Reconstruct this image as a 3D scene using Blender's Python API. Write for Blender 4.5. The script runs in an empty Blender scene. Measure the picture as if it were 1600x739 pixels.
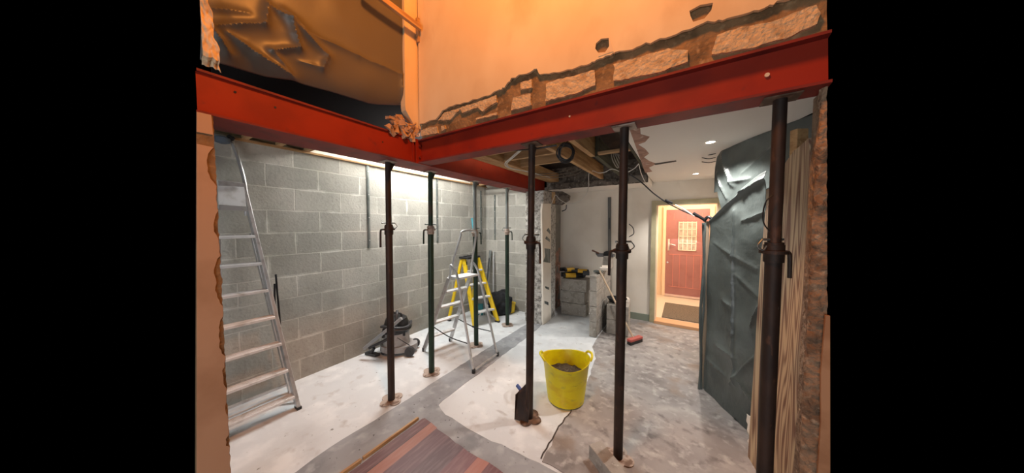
import bpy, bmesh, math, random
from math import sin, cos, pi, atan, sqrt, exp, radians
from mathutils import Vector, Matrix, noise
from mathutils.geometry import tessellate_polygon
S = bpy.context.scene
C = S.collection
V = Vector
random.seed(7)

# ------------------------------------------------------------ camera
FPX = 415.0; YAW = atan(267 / 415.0); PITCH = atan(17.5 / 415.0); EYE = 1.62
cam = bpy.data.cameras.new('camera'); cam.sensor_width = 36; cam.lens = FPX / 1600 * 36
cam.clip_start = 0.02
camo = bpy.data.objects.new('camera', cam); C.objects.link(camo)
camo.location = (0, 0, EYE); camo.rotation_euler = (pi / 2 - PITCH, 0, YAW)
S.camera = camo
# ------------------------------------------------------------ world, exposure, large lights
w = bpy.data.worlds.new('world'); S.world = w; w.use_nodes = True
w.node_tree.nodes['Background'].inputs[0].default_value = (0, 0, 0, 1)
w.node_tree.nodes['Background'].inputs[1].default_value = 0
S.view_settings.view_transform = 'Standard'; S.view_settings.look = 'None'
S.view_settings.gamma = 1; S.view_settings.use_curve_mapping = False
S.view_settings.exposure = 0.0


def light(name, kind, loc, energy, col, size=0.1, sy=None, target=None, spot=None, spread=None):
    l = bpy.data.lights.new(name, kind); l.energy = energy; l.color = col
    if kind == 'AREA':
        l.shape = 'RECTANGLE'; l.size = size; l.size_y = sy or size
        if spread: l.spread = spread
    else:
        l.shadow_soft_size = size
    if spot: l.spot_size = spot; l.spot_blend = 0.6
    o = bpy.data.objects.new(name, l); C.objects.link(o); o.location = loc
    if target is not None:
        o.rotation_euler = (V(target) - V(loc)).to_track_quat('-Z', 'Y').to_euler()
    return o


# daylight through the rooflight of the side bay, warm work lamp upstairs behind the photographer,
# added fill from behind the camera that lifts the far room, warm hall lamp
light('rooflight_daylight', 'AREA', (-2.93, 2.45, 2.86), 232, (0.99, 0.985, 0.96), 0.75, 2.6, (-2.9, 2.45, 0))
light('work_lamp', 'POINT', (-0.5, 0.70, 4.15), 225, (1.0, 0.34, 0.06), 0.15)
light('rear_fill', 'AREA', (-0.4, -2.2, 1.15), 56, (0.94, 0.97, 1.0), 2.4, 2.0, (-0.5, 2.5, 1.0))
light('hall_lamp', 'POINT', (0.2, 6.0, 2.1), 32, (1.0, 0.84, 0.68), 0.12)
light('hall_daylight', 'AREA', (0.05, 6.6, 1.5), 10, (1.0, 0.93, 0.84), 0.5, 0.8, (-0.1, 5.0, 0.0))
light('spot_near', 'SPOT', (0.178, 2.811, 2.30), 105, (1.0, 0.95, 0.9), 0.04, None, (0.178, 2.811, 0), radians(120))
light('spot_far', 'SPOT', (0.129, 4.417, 2.29), 100, (1.0, 0.95, 0.9), 0.04, None, (0.129, 4.417, 0), radians(120))

# ------------------------------------------------------------ helpers
_R = V((cos(YAW), sin(YAW), 0)); _F = V((-sin(YAW) * cos(PITCH), cos(YAW) * cos(PITCH), -sin(PITCH)))
_U = _R.cross(_F); _C = V((0, 0, EYE))


def _ray(x, y): return _F + _R * ((x - 800) / FPX) + _U * ((369.5 - y) / FPX)


def at_z(x, y, z=0.0): d = _ray(x, y); return _C + d * ((z - EYE) / d.z)


def at_x(x, y, v): d = _ray(x, y); return _C + d * (v / d.x)


def at_y(x, y, v): d = _ray(x, y); return _C + d * (v / d.y)


def at_plane(x, y, p, n): d = _ray(x, y); return _C + d * ((V(p) - _C).dot(n) / d.dot(n))


def lin(c):
    return tuple(((v / 255) / 12.92 if v / 255 <= 0.04045 else ((v / 255 + 0.055) / 1.055) ** 2.4) for v in c) + (1,)


def mat(name, col, rough=0.8, metal=0.0, var=(), bump=None, stretch=(1, 1, 1), emit=None, spec=None, alpha=None, trans=None):
    """col sRGB 0-255; var: (col2, scale, lo, hi[, detail]) noise-driven mixes; bump: (scale, strength, distance)"""
    m = bpy.data.materials.new(name); m.use_nodes = True
    nt = m.node_tree; N = nt.nodes; L = nt.links
    b = N['Principled BSDF']
    b.inputs['Roughness'].default_value = rough; b.inputs['Metallic'].default_value = metal
    if spec is not None: b.inputs['Specular IOR Level'].default_value = spec
    tc = N.new('ShaderNodeTexCoord'); mp = N.new('ShaderNodeMapping'); mp.inputs['Scale'].default_value = stretch
    L.new(tc.outputs['Object'], mp.inputs['Vector'])
    rgb = N.new('ShaderNodeRGB'); rgb.outputs[0].default_value = lin(col); out = rgb.outputs[0]
    for i, v in enumerate(var):
        n = N.new('ShaderNodeTexNoise'); n.inputs['Scale'].default_value = v[1]
        n.inputs['Detail'].default_value = v[4] if len(v) > 4 else 5
        off = N.new('ShaderNodeVectorMath'); off.operation = 'ADD'; off.inputs[1].default_value = (i * 3.7, i * 1.9, i * 5.1)
        L.new(mp.outputs[0], off.inputs[0]); L.new(off.outputs[0], n.inputs['Vector'])
        r = N.new('ShaderNodeMapRange'); r.inputs[1].default_value = v[2]; r.inputs[2].default_value = v[3]
        L.new(n.outputs[0], r.inputs[0])
        mx = N.new('ShaderNodeMix'); mx.data_type = 'RGBA'
        L.new(r.outputs[0], mx.inputs[0]); L.new(out, mx.inputs[6]); mx.inputs[7].default_value = lin(v[0])
        out = mx.outputs[2]
    L.new(out, b.inputs['Base Color'])
    if bump:
        n = N.new('ShaderNodeTexNoise'); n.inputs['Scale'].default_value = bump[0]; n.inputs['Detail'].default_value = 6
        L.new(mp.outputs[0], n.inputs['Vector'])
        bp = N.new('ShaderNodeBump'); bp.inputs['Strength'].default_value = bump[1]; bp.inputs['Distance'].default_value = bump[2]
        L.new(n.outputs[0], bp.inputs['Height']); L.new(bp.outputs[0], b.inputs['Normal'])
    if emit:
        b.inputs['Emission Color'].default_value = lin(emit[0]); b.inputs['Emission Strength'].default_value = emit[1]
    return m


class MB:
    """collects shapes in world space and links them as one mesh object"""
    def __init__(s): s.bm = bmesh.new()

    def box(s, c, d, rot=None, bev=0.0):
        M = Matrix.Translation(c)
        if rot is not None: M = M @ (rot.to_4x4() if isinstance(rot, Matrix) else Matrix.Rotation(rot, 4, 'Z'))
        r = bmesh.ops.create_cube(s.bm, size=1, matrix=M @ Matrix.Diagonal((d[0], d[1], d[2], 1)))
        if bev:
            es = list({e for v in r['verts'] for e in v.link_edges})
            bmesh.ops.bevel(s.bm, geom=es, offset=bev, segments=2, affect='EDGES', profile=0.5)
        return s

    def span(s, a, b, bev=0.0):
        a, b = V(a), V(b)
        return s.box((a + b) / 2, [abs(b[i] - a[i]) for i in range(3)], None, bev)

    def bar(s, p, q, wd, dp, ref=(1, 0, 0), bev=0.0):
        """box beam from p to q, wd along ref, dp across"""
        p, q, ref = V(p), V(q), V(ref); z = (q - p).normalized(); x = (ref - z * ref.dot(z)).normalized(); y = z.cross(x)
        R = Matrix((x, y, z)).transposed()
        return s.box((p + q) / 2, (wd, dp, (q - p).length), R, bev)

    def cyl(s, p, q, r, r2=None, n=20, cap=True):
        p, q = V(p), V(q); d = q - p
        M = Matrix.Translation((p + q) / 2) @ d.to_track_quat('Z', 'Y').to_matrix().to_4x4()
        bmesh.ops.create_cone(s.bm, cap_ends=cap, segments=n, radius1=r, radius2=r if r2 is None else r2, depth=d.length, matrix=M)
        return s

    def tube(s, pts, r, n=8, smooth=True, sub=6):
        pts = [V(p) for p in pts]
        if smooth and len(pts) > 2:
            P = [pts[0] * 2 - pts[1]] + pts + [pts[-1] * 2 - pts[-2]]; o = []
            for i in range(1, len(P) - 2):
                for k in range(sub):
                    t = k / sub; a, b, c, d = P[i - 1:i + 3]
                    o.append(0.5 * ((2 * b) + (c - a) * t + (2 * a - 5 * b + 4 * c - d) * t * t + (3 * b - a - 3 * c + d) * t ** 3))
            pts = o + [pts[-1]]
        rings = []; up = None
        for i, p in enumerate(pts):
            t = (pts[min(i + 1, len(pts) - 1)] - pts[max(i - 1, 0)]).normalized()
            if up is None: up = t.orthogonal().normalized()
            up = (up - t * up.dot(t)).normalized(); sd = t.cross(up)
            rings.append([s.bm.verts.new(p + (up * cos(2 * pi * k / n) + sd * sin(2 * pi * k / n)) * r) for k in range(n)])
        for a, b in zip(rings, rings[1:]):
            for k in range(n): s.bm.faces.new((a[k], a[(k + 1) % n], b[(k + 1) % n], b[k]))
        s.bm.faces.new(rings[0][::-1]); s.bm.faces.new(rings[-1])
        return s

    def lathe(s, c, prof, n=32, sx=1, sy=1, cap0=True, cap1=True):
        c = V(c); rings = [[s.bm.verts.new(c + V((r * sx * cos(2 * pi * k / n), r * sy * sin(2 * pi * k / n), z))) for k in range(n)] for r, z in prof]
        for a, b in zip(rings, rings[1:]):
            for k in range(n): s.bm.faces.new((a[k], a[(k + 1) % n], b[(k + 1) % n], b[k]))
        if cap0: s.bm.faces.new(rings[0][::-1])
        if cap1: s.bm.faces.new(rings[-1])
        return s

    def slab(s, poly, ext, holes=()):
        """flat polygon (3D points, may have holes) extruded by the vector ext"""
        loops = [[V(p) for p in poly]] + [[V(p) for p in h] for h in holes]; ext = V(ext)
        flat = [p for l in loops for p in l]
        A = [s.bm.verts.new(p) for p in flat]; B = [s.bm.verts.new(p + ext) for p in flat]
        for t in tessellate_polygon(loops):
            try: s.bm.faces.new([A[i] for i in t]); s.bm.faces.new([B[i] for i in reversed(t)])
            except ValueError: pass
        k = 0
        for l in loops:
            n = len(l)
            for i in range(n):
                a, b = k + i, k + (i + 1) % n
                s.bm.faces.new((A[a], A[b], B[b], B[a]))
            k += n
        return s

    def grid(s, f, nu, nv, thick=None):
        vs = [[s.bm.verts.new(f(i / nu, j / nv)) for j in range(nv + 1)] for i in range(nu + 1)]
        for i in range(nu):
            for j in range(nv): s.bm.faces.new((vs[i][j], vs[i + 1][j], vs[i + 1][j + 1], vs[i][j + 1]))
        return s

    def rough(s, amp, sc=10, cuts=0):
        if cuts: bmesh.ops.subdivide_edges(s.bm, edges=s.bm.edges[:], cuts=cuts, use_grid_fill=True)
        for v in s.bm.verts: v.co += noise.noise_vector(v.co * sc) * amp
        return s

    def build(s, name, m, parent=None, smooth=False, solid=0, label=None):
        bmesh.ops.recalc_face_normals(s.bm, faces=s.bm.faces)
        me = bpy.data.meshes.new(name)
        off = V((0, 0, 0)); o = parent
        while o is not None: off += o.location; o = o.parent
        if off.length: bmesh.ops.translate(s.bm, vec=-off, verts=s.bm.verts)
        s.bm.to_mesh(me); s.bm.free()
        me.materials.append(m)
        if smooth:
            for p in me.polygons: p.use_smooth = True
            try: me.set_sharp_from_angle(angle=radians(38))
            except Exception: pass
        o = bpy.data.objects.new(name, me); C.objects.link(o)
        if parent: o.parent = parent
        if solid:
            md = o.modifiers.new('thickness', 'SOLIDIFY'); md.thickness = solid; md.offset = 0
        if label: o['label'] = label
        return o


def thing(name, label, cat, loc, group=None):
    o = bpy.data.objects.new(name, None); o.empty_display_size = 0.1; C.objects.link(o); o.location = loc
    return tag(o, label, cat, group)


def tag(o, label, cat, group=None):
    o['label'] = label; o['category'] = cat
    if group: o['group'] = group
    return o


def st(o): o['kind'] = 'structure'; return o


# ------------------------------------------------------------ materials
def brick_mat(name, axis, z0, u0, dusty=True):
    m = bpy.data.materials.new(name); m.use_nodes = True; nt = m.node_tree; N = nt.nodes; L = nt.links
    b = N['Principled BSDF']; b.inputs['Roughness'].default_value = 0.93
    tc = N.new('ShaderNodeTexCoord'); sp = N.new('ShaderNodeSeparateXYZ'); L.new(tc.outputs['Object'], sp.inputs[0])
    cb = N.new('ShaderNodeCombineXYZ')
    L.new(sp.outputs[axis], cb.inputs[0]); L.new(sp.outputs['Z'], cb.inputs[1])
    ad = N.new('ShaderNodeVectorMath'); ad.operation = 'SUBTRACT'; ad.inputs[1].default_value = (u0, z0, 0); L.new(cb.outputs[0], ad.inputs[0])
    nz = N.new('ShaderNodeTexNoise'); nz.inputs['Scale'].default_value = 7; nz.inputs['Detail'].default_value = 6; L.new(tc.outputs['Object'], nz.inputs[0])
    sc = N.new('ShaderNodeVectorMath'); sc.operation = 'MULTIPLY_ADD'; sc.inputs[1].default_value = (0.016,) * 3
    L.new(nz.outputs['Color'], sc.inputs[0]); L.new(ad.outputs[0], sc.inputs[2])
    br = N.new('ShaderNodeTexBrick'); L.new(sc.outputs[0], br.inputs['Vector'])
    br.inputs['Scale'].default_value = 1; br.inputs['Brick Width'].default_value = 0.44; br.inputs['Row Height'].default_value = 0.2225
    br.inputs['Mortar Size'].default_value = 0.0062; br.inputs['Mortar Smooth'].default_value = 0.3
    br.inputs['Color1'].default_value = lin((158, 155, 147)); br.inputs['Color2'].default_value = lin((182, 178, 169)); br.inputs['Mortar'].default_value = lin((198, 194, 185))
    br.offset = 0.5
    out = br.outputs[0]

    def mix(fac, col):
        nonlocal out
        x = N.new('ShaderNodeMix'); x.data_type = 'RGBA'; L.new(fac, x.inputs[0]); L.new(out, x.inputs[6]); x.inputs[7].default_value = col; out = x.outputs[2]

    def nmask(scale, lo, hi, off, k=1.0, vec=None):
        n = N.new('ShaderNodeTexNoise'); n.inputs['Scale'].default_value = scale; n.inputs['Detail'].default_value = 7
        mp = N.new('ShaderNodeMapping'); mp.inputs['Location'].default_value = (off, off, off)
        if vec: mp.inputs['Scale'].default_value = vec
        L.new(tc.outputs['Object'], mp.inputs[0]); L.new(mp.outputs[0], n.inputs[0])
        r = N.new('ShaderNodeMapRange'); r.inputs[1].default_value = lo; r.inputs[2].default_value = hi; r.inputs[4].default_value = k
        L.new(n.outputs[0], r.inputs[0]); return r.outputs[0]
    mix(nmask(2.2, 0.42, 0.7, 1, 0.55), lin((128, 128, 120)))
    mix(nmask(30, 0.55, 0.8, 4, 0.5), lin((118, 117, 110)))
    mix(nmask(60, 0.66, 0.76, 9, 0.5), lin((205, 204, 198)))
    # smears of pale mortar that follow the beds
    mu = N.new('ShaderNodeMath'); mu.operation = 'MULTIPLY'
    wide = N.new('ShaderNodeTexBrick'); L.new(sc.outputs[0], wide.inputs['Vector']); wide.inputs['Scale'].default_value = 1
    wide.inputs['Brick Width'].default_value = 0.44; wide.inputs['Row Height'].default_value = 0.2225; wide.inputs['Mortar Size'].default_value = 0.022; wide.inputs['Mortar Smooth'].default_value = 0.8
    L.new(wide.outputs['Fac'], mu.inputs[0]); L.new(nmask(5, 0.5, 0.68, 12, 0.9), mu.inputs[1]); mix(mu.outputs[0], lin((206, 204, 196)))
    # darker band of the lowest courses
    zr = N.new('ShaderNodeMapRange'); zr.inputs[1].default_value = 0.55; zr.inputs[2].default_value = 0.1; zr.inputs[4].default_value = 0.55; L.new(sp.outputs['Z'], zr.inputs[0])
    m2 = N.new('ShaderNodeMath'); m2.operation = 'MULTIPLY'; L.new(zr.outputs[0], m2.inputs[0]); L.new(nmask(4, 0.3, 0.6, 20), m2.inputs[1]); mix(m2.outputs[0], lin((120, 114, 104)))
    L.new(out, b.inputs['Base Color'])
    n = N.new('ShaderNodeTexNoise'); n.inputs['Scale'].default_value = 45; n.inputs['Detail'].default_value = 8; L.new(tc.outputs['Object'], n.inputs[0])
    h = N.new('ShaderNodeMath'); h.operation = 'MULTIPLY_ADD'; L.new(br.outputs['Fac'], h.inputs[0]); h.inputs[1].default_value = -0.9; L.new(n.outputs[0], h.inputs[2])
    bp = N.new('ShaderNodeBump'); bp.inputs['Strength'].default_value = 0.6; bp.inputs['Distance'].default_value = 0.005
    L.new(h.outputs[0], bp.inputs['Height']); L.new(bp.outputs[0], b.inputs['Normal'])
    return m


M_blockA = brick_mat('grey_blockwork_long', 'Y', 1.332, 0.885)
M_blockB = brick_mat('grey_blockwork_end', 'X', 1.332, 0.0)
M_white = mat('pale_screed', (205, 208, 210), 0.85, var=[((190, 191, 193), 2.2, .5, .72), ((222, 224, 225), 5, .5, .7), ((140, 138, 136), 26, .69, .74), ((182, 178, 176), 9, .6, .78)], bump=(40, .25, .004))
M_chan = mat('grey_cement', (150, 152, 155), 0.8, var=[((128, 130, 133), 5, .45, .65), ((172, 173, 176), 9, .55, .75), ((92, 92, 94), 24, .67, .71)], bump=(30, .3, .004))
M_old = mat('old_grey_concrete', (150, 145, 142), 0.75, var=[((122, 116, 114), 2.2, .42, .68), ((172, 166, 162), 6, .5, .75), ((104, 98, 97), 11, .55, .75), ((180, 175, 171), 14, .55, .75), ((134, 118, 106), 3.3, .58, .75)], bump=(25, .35, .006))
M_ceil = mat('white_ceiling_paint', (236, 230, 222), 0.9, bump=(60, .05, .002))
M_wallw = mat('dusty_white_wall', (232, 224, 212), 0.92, var=[((216, 206, 192), 1.8, .45, .7)], bump=(25, .08, .003))
M_plast = mat('cream_plaster', (222, 194, 154), 0.72, var=[((230, 206, 168), 2.5, .45, .65), ((208, 178, 138), 3.8, .55, .75)], stretch=(1, 1, .6), bump=(8, .06, .004))
M_mortar = mat('brown_mortar', (142, 112, 78), 0.95, var=[((112, 86, 58), 9, .45, .62), ((164, 134, 98), 26, .55, .7)], bump=(28, .8, .014))
M_face = mat('exposed_block_face', (204, 176, 138), 0.95, var=[((174, 143, 106), 16, .5, .66), ((222, 198, 162), 34, .55, .7)], bump=(50, 1.0, .012))
M_red = mat('red_oxide_paint', (150, 38, 14), 0.55, var=[((134, 31, 13), 4, .45, .65), ((126, 36, 24), 12, .66, .74)], bump=(30, .1, .002), spec=.35)
M_reddark = mat('dull_red_oxide', (132, 44, 34), 0.6, var=[((104, 40, 36), 6, .45, .65)], spec=.3)
M_rust = mat('rusty_brown_steel', (62, 45, 36), 0.62, 0.3, var=[((44, 33, 28), 14, .42, .6), ((92, 62, 46), 28, .62, .74), ((140, 130, 120), 50, .73, .77)], stretch=(1, 1, .35), bump=(60, .3, .002))
M_green = mat('green_painted_steel', (38, 60, 44), 0.5, 0.3, var=[((30, 46, 36), 12, .45, .6), ((74, 58, 44), 9, .58, .68), ((140, 150, 140), 45, .7, .75)], stretch=(1, 1, .3), bump=(60, .2, .002))
M_galv = mat('worn_galvanised_steel', (136, 140, 138), 0.45, 0.6, var=[((100, 108, 104), 14, .45, .62)], stretch=(1, 1, .4))
M_plate = mat('dusty_steel_plate', (176, 160, 148), 0.75, 0.2, var=[((120, 98, 84), 20, .5, .64)], bump=(40, .4, .003))
M_platedk = mat('rusty_steel_plate', (92, 70, 56), 0.75, 0.2, var=[((130, 100, 80), 20, .5, .64)], bump=(40, .4, .003))
M_alu = mat('dusty_aluminium', (196, 196, 196), 0.38, 0.55, var=[((168, 166, 164), 18, .5, .7)], bump=(50, .06, .001))
M_tread = mat('pale_ribbed_tread', (226, 226, 226), 0.5, 0.25, var=[((196, 194, 190), 14, .5, .7)])
M_yel = mat('yellow_fibreglass', (240, 202, 30), 0.45, var=[((206, 172, 40), 14, .6, .72)])
M_blk = mat('black_plastic', (28, 28, 30), 0.45)
M_blkfab = mat('black_fabric', (26, 27, 30), 0.9, var=[((48, 50, 54), 9, .5, .7)], bump=(120, .3, .002))
M_dkrub = mat('dark_hose', (54, 54, 56), 0.5)
M_gryp = mat('dusty_grey_plastic', (160, 160, 160), 0.6, var=[((136, 134, 132), 14, .5, .68)])
M_teal = mat('teal_plastic', (38, 122, 134), 0.5)
M_tub = mat('yellow_flexible_plastic', (226, 208, 14), 0.4, var=[((214, 186, 20), 7, .5, .66), ((188, 176, 60), 15, .6, .74)], stretch=(1, 1, 1.6), bump=(14, .1, .004))
M_rub = mat('dark_rubble', (64, 56, 44), 0.95, var=[((110, 100, 80), 50, .55, .7)], bump=(60, 1, .01))
M_blkc = mat('grey_concrete_block', (158, 152, 144), 0.95, var=[((136, 130, 122), 14, .48, .66), ((184, 180, 172), 40, .6, .72)], bump=(60, .6, .006))
M_timber = mat('sawn_softwood', (188, 150, 104), 0.7, var=[((158, 116, 74), 6, .45, .65), ((206, 170, 122), 9, .6, .75)], stretch=(5, .5, 5), bump=(30, .15, .002))
M_timx = mat('sawn_softwood_cross', (186, 150, 108), 0.7, var=[((158, 120, 80), 6, .45, .65)], stretch=(.5, 5, 5), bump=(30, .15, .002))
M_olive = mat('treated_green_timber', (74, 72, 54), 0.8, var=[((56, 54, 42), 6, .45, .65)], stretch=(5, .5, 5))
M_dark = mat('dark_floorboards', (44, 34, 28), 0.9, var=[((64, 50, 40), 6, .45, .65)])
M_poly = mat('grey_green_polythene', (80, 87, 85), 0.33, var=[((100, 108, 106), 3, .5, .7)], bump=(9, .5, .02), spec=.6)
M_polyup = mat('grey_brown_polythene', (92, 86, 76), 0.46, bump=(16, .08, .006), spec=.55)
M_grain = None
M_cream = mat('cream_gloss_frame', (172, 164, 132), 0.5, var=[((158, 150, 118), 5, .5, .7)])
M_sage = mat('sage_skirting_paint', (128, 136, 122), 0.6)
M_hall = mat('peach_hall_paint', (238, 214, 184), 0.8)
M_doorred = mat('faded_red_door_paint', (158, 110, 106), 0.5, var=[((148, 100, 96), 5, .5, .7)])
M_doorgrv = mat('door_groove_paint', (206, 132, 120), 0.6)
M_brass = mat('bright_chrome', (226, 222, 216), 0.25, .9)
M_glass = mat('obscured_door_glass', (168, 156, 138), 0.3, var=[((146, 134, 116), 14, .5, .6)], emit=((226, 206, 178), .08))
M_matt = mat('brown_coir_mat', (112, 100, 84), 1, var=[((84, 74, 62), 60, .5, .6)], bump=(200, .8, .006))
M_wire = mat('white_cable_sheath', (206, 202, 194), 0.5)
M_paper = mat('torn_lining_paper', (222, 196, 160), 0.85, var=[((196, 164, 124), 8, .5, .66)])
M_pierpl = mat('bare_tan_plaster', (186, 150, 120), 0.85, var=[((168, 132, 102), 3, .45, .65)], bump=(10, .1, .004))
M_pinkpl = mat('bare_pink_plaster', (176, 138, 122), 0.95, var=[((150, 116, 102), 12, .48, .62), ((206, 190, 176), 20, .6, .7)])
M_rubble = mat('broken_masonry', (116, 106, 96), 0.95, var=[((82, 74, 66), 14, .45, .6), ((160, 150, 138), 30, .58, .7)], bump=(40, 1, .02))
M_nib = mat('hacked_render', (186, 182, 176), 0.95, var=[((140, 136, 130), 22, .46, .6), ((216, 212, 206), 40, .55, .7)], bump=(36, 1, .03))
M_wbag = mat('white_dust_sheet', (226, 216, 204), 0.8, bump=(10, .3, .01))
M_spot = mat('lit_downlight_lens', (255, 246, 230), 0.4, emit=((255, 244, 226), 14))
M_chrome = mat('white_downlight_rim', (224, 220, 212), 0.4)
M_blue = mat('blue_grip_plastic', (62, 84, 140), 0.5)
M_toolyel = mat('tool_yellow_plastic', (206, 160, 40), 0.5)
M_pink = mat('red_broom_plastic', (176, 84, 76), 0.6)
M_cut = mat('raw_brick_end', (152, 126, 102), 0.95, var=[((118, 94, 74), 12, .45, .6), ((180, 156, 130), 30, .58, .7)], bump=(34, 1, .03))
M_cem = mat('tan_plaster', (186, 140, 104), .85, var=[((166, 120, 86), 6, .48, .62)], bump=(10, .2, .006))


def grain_mat():
    m = mat('bold_grain_plywood', (196, 164, 124), 0.75)
    nt = m.node_tree; N = nt.nodes; L = nt.links; b = N['Principled BSDF']
    tc = N.new('ShaderNodeTexCoord'); mp = N.new('ShaderNodeMapping'); mp.inputs['Scale'].default_value = (1, 1, .05)
    L.new(tc.outputs['Object'], mp.inputs[0])
    n = N.new('ShaderNodeTexNoise'); n.inputs['Scale'].default_value = 9; n.inputs['Detail'].default_value = 1.5; L.new(mp.outputs[0], n.inputs[0])
    mu = N.new('ShaderNodeMath'); mu.operation = 'MULTIPLY'; mu.inputs[1].default_value = 110; L.new(n.outputs[0], mu.inputs[0])
    si = N.new('ShaderNodeMath'); si.operation = 'SINE'; L.new(mu.outputs[0], si.inputs[0])
    n2 = N.new('ShaderNodeTexNoise'); n2.inputs['Scale'].default_value = 30; n2.inputs['Detail'].default_value = 6; L.new(mp.outputs[0], n2.inputs[0])
    ad = N.new('ShaderNodeMath'); ad.operation = 'MULTIPLY_ADD'; L.new(n2.outputs[0], ad.inputs[0]); ad.inputs[1].default_value = 2.2; L.new(si.outputs[0], ad.inputs[2])
    r = N.new('ShaderNodeValToRGB'); e = r.color_ramp.elements
    e[0].position = 0.15; e[0].color = lin((206, 182, 148)); e[1].position = 0.85; e[1].color = lin((128, 94, 76))
    x = e.new(.5); x.color = lin((180, 154, 126))
    rr = N.new('ShaderNodeMapRange'); rr.inputs[1].default_value = -.2; rr.inputs[2].default_value = 2.5; L.new(ad.outputs[0], rr.inputs[0]); L.new(rr.outputs[0], r.inputs[0])
    L.new(r.outputs[0], b.inputs['Base Color'])
    return m


M_grain = grain_mat()


def plank_mat():
    m = mat('mahogany_planks', (120, 70, 70), 0.45)
    nt = m.node_tree; N = nt.nodes; L = nt.links; b = N['Principled BSDF']
    tc = N.new('ShaderNodeTexCoord'); sp = N.new('ShaderNodeSeparateXYZ'); L.new(tc.outputs['Object'], sp.inputs[0])
    r = N.new('ShaderNodeMapRange'); r.inputs[1].default_value = -1.80; r.inputs[2].default_value = -0.30; L.new(sp.outputs[0], r.inputs[0])
    cr = N.new('ShaderNodeValToRGB'); cr.color_ramp.interpolation = 'CONSTANT'; L.new(r.outputs[0], cr.inputs[0])
    stops = [(-1.80, (98, 60, 60)), (-1.705, (44, 30, 30)), (-1.70, (150, 96, 78)), (-1.61, (96, 64, 68)), (-1.46, (108, 66, 70)), (-1.455, (84, 54, 58)), (-1.30, (110, 66, 68)),
             (-1.165, (160, 102, 86)), (-1.07, (104, 62, 64)), (-0.92, (90, 58, 62)), (-0.78, (140, 88, 76)), (-0.6, (100, 60, 62))]
    el = cr.color_ramp.elements
    el[0].position = 0; el[0].color = lin(stops[0][1]); el[1].position = (stops[1][0] + 1.8) / 1.5; el[1].color = lin(stops[1][1])
    for x, c in stops[2:]:
        e = el.new((x + 1.8) / 1.5); e.color = lin(c)
    mp = N.new('ShaderNodeMapping'); mp.inputs['Scale'].default_value = (8, 1, 1); L.new(tc.outputs['Object'], mp.inputs[0])
    n = N.new('ShaderNodeTexNoise'); n.inputs['Scale'].default_value = 6; n.inputs['Detail'].default_value = 8; L.new(mp.outputs[0], n.inputs[0])
    rr = N.new('ShaderNodeMapRange'); rr.inputs[1].default_value = .45; rr.inputs[2].default_value = .8; rr.inputs[4].default_value = .3; L.new(n.outputs[0], rr.inputs[0])
    x = N.new('ShaderNodeMix'); x.data_type = 'RGBA'; L.new(rr.outputs[0], x.inputs[0]); L.new(cr.outputs[0], x.inputs[6]); x.inputs[7].default_value = lin((176, 146, 140))
    L.new(x.outputs[2], b.inputs['Base Color'])
    return m


M_plank = plank_mat()

# ============================================================ STRUCTURE
# --- floors (each poured or laid area of its own)
def jag(pts, amp=.012, step=.07):
    out = []
    for i in range(len(pts) - 1):
        a, b = V(pts[i]).to_3d(), V(pts[i + 1]).to_3d(); n = max(1, int((b - a).length / step))
        for k in range(n):
            p = a.lerp(b, k / n); out.append(p + V((random.uniform(-amp, amp), random.uniform(-amp, amp), 0)) if k else p)
    out.append(V(pts[-1]).to_3d()); return out


st(MB().slab([(-3.40, .50, -.10), (-2.10, .37, -.10), (-2.07, .36, -.10), (-2.0, -.3, -.10), (.35, -.3, -.10), (.58, 1.9, -.10), (.60, 4.97, -.10), (-2.4, 5.0, -.10), (-2.4, 4.29, -.10), (-3.40, 4.29, -.10)], (0, 0, .10)).build('floor', M_white))
# grey cement channel running away from the camera, and its branch to the right
L1 = jag([(-2.07, .36), (-2.10, .65), (-2.128, .85), (-2.116, 1.19), (-2.123, 1.6), (-2.126, 2.0), (-2.13, 3.0), (-2.12, 3.84), (-1.90, 3.84)], .006)
L2 = jag([(-1.87, 3.6), (-1.85, 2.6), (-1.83, 1.75), (-1.817, 1.60), (-1.672, 1.546), (-1.501, 1.541), (-1.247, 1.535), (-1.016, 1.553), (-.792, 1.567), (.36, 1.60)], .008)
st(MB().slab(L1 + L2 + [V((.36, 1.2, 0)), V((-2.0, 1.2, 0)), V((-2.0, .2, 0))][:1] + [V((.36, -.2, 0)), V((-2.04, -.2, 0))], (0, 0, .003)).build('floor', M_chan))
# old grey concrete to the right of the crack
cr = jag([(.36, 1.6), (-.775, 1.585), (-.80, 1.9), (-.78, 2.25), (-.80, 2.7), (-.85, 3.21), (-.98, 3.5), (-1.0, 3.8)], .014)
st(MB().slab(cr + [V((-1.0, 4.97, 0)), V((.60, 4.97, 0)), V((.58, 1.9, 0))], (0, 0, .004)).build('floor', M_old))
st(MB().slab(jag([(-1.79, .2), (-1.79, 1.40), (-1.775, 1.415), (-1.61, 1.398)], .004) + jag([(-1.60, 1.39), (-1.463, 1.385), (-1.166, 1.366), (-1.073, 1.375), (-.9, 1.36), (-.3, 1.37)], .012) + [V((-.3, .2, 0))], (0, 0, .012)).build('floor', M_plank))
# dark crack line between pale screed and old concrete
ck = [p + V((-.004, 0, .0035)) for p in cr[18:]]
M_crack = mat('dark_crack', (70, 62, 58), .95)
ckp = jag([(-.79, 1.60), (-.80, 1.9), (-.785, 2.1), (-.78, 2.25)], .008, .05)
st(MB().slab([p + V((-.006, 0, .004)) for p in ckp] + [p + V((.004, 0, .004)) for p in reversed(ckp)], (0, 0, .002)).build('floor', M_crack))

# --- block walls of the side bay
st(MB().span((-3.50, .50, 0), (-3.36, 4.30, 2.375)).build('wall_left', M_blockA))
st(MB().span((-3.36, 4.25, 0), (-2.18, 4.36, 2.42)).build('wall_back', M_blockB))
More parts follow.
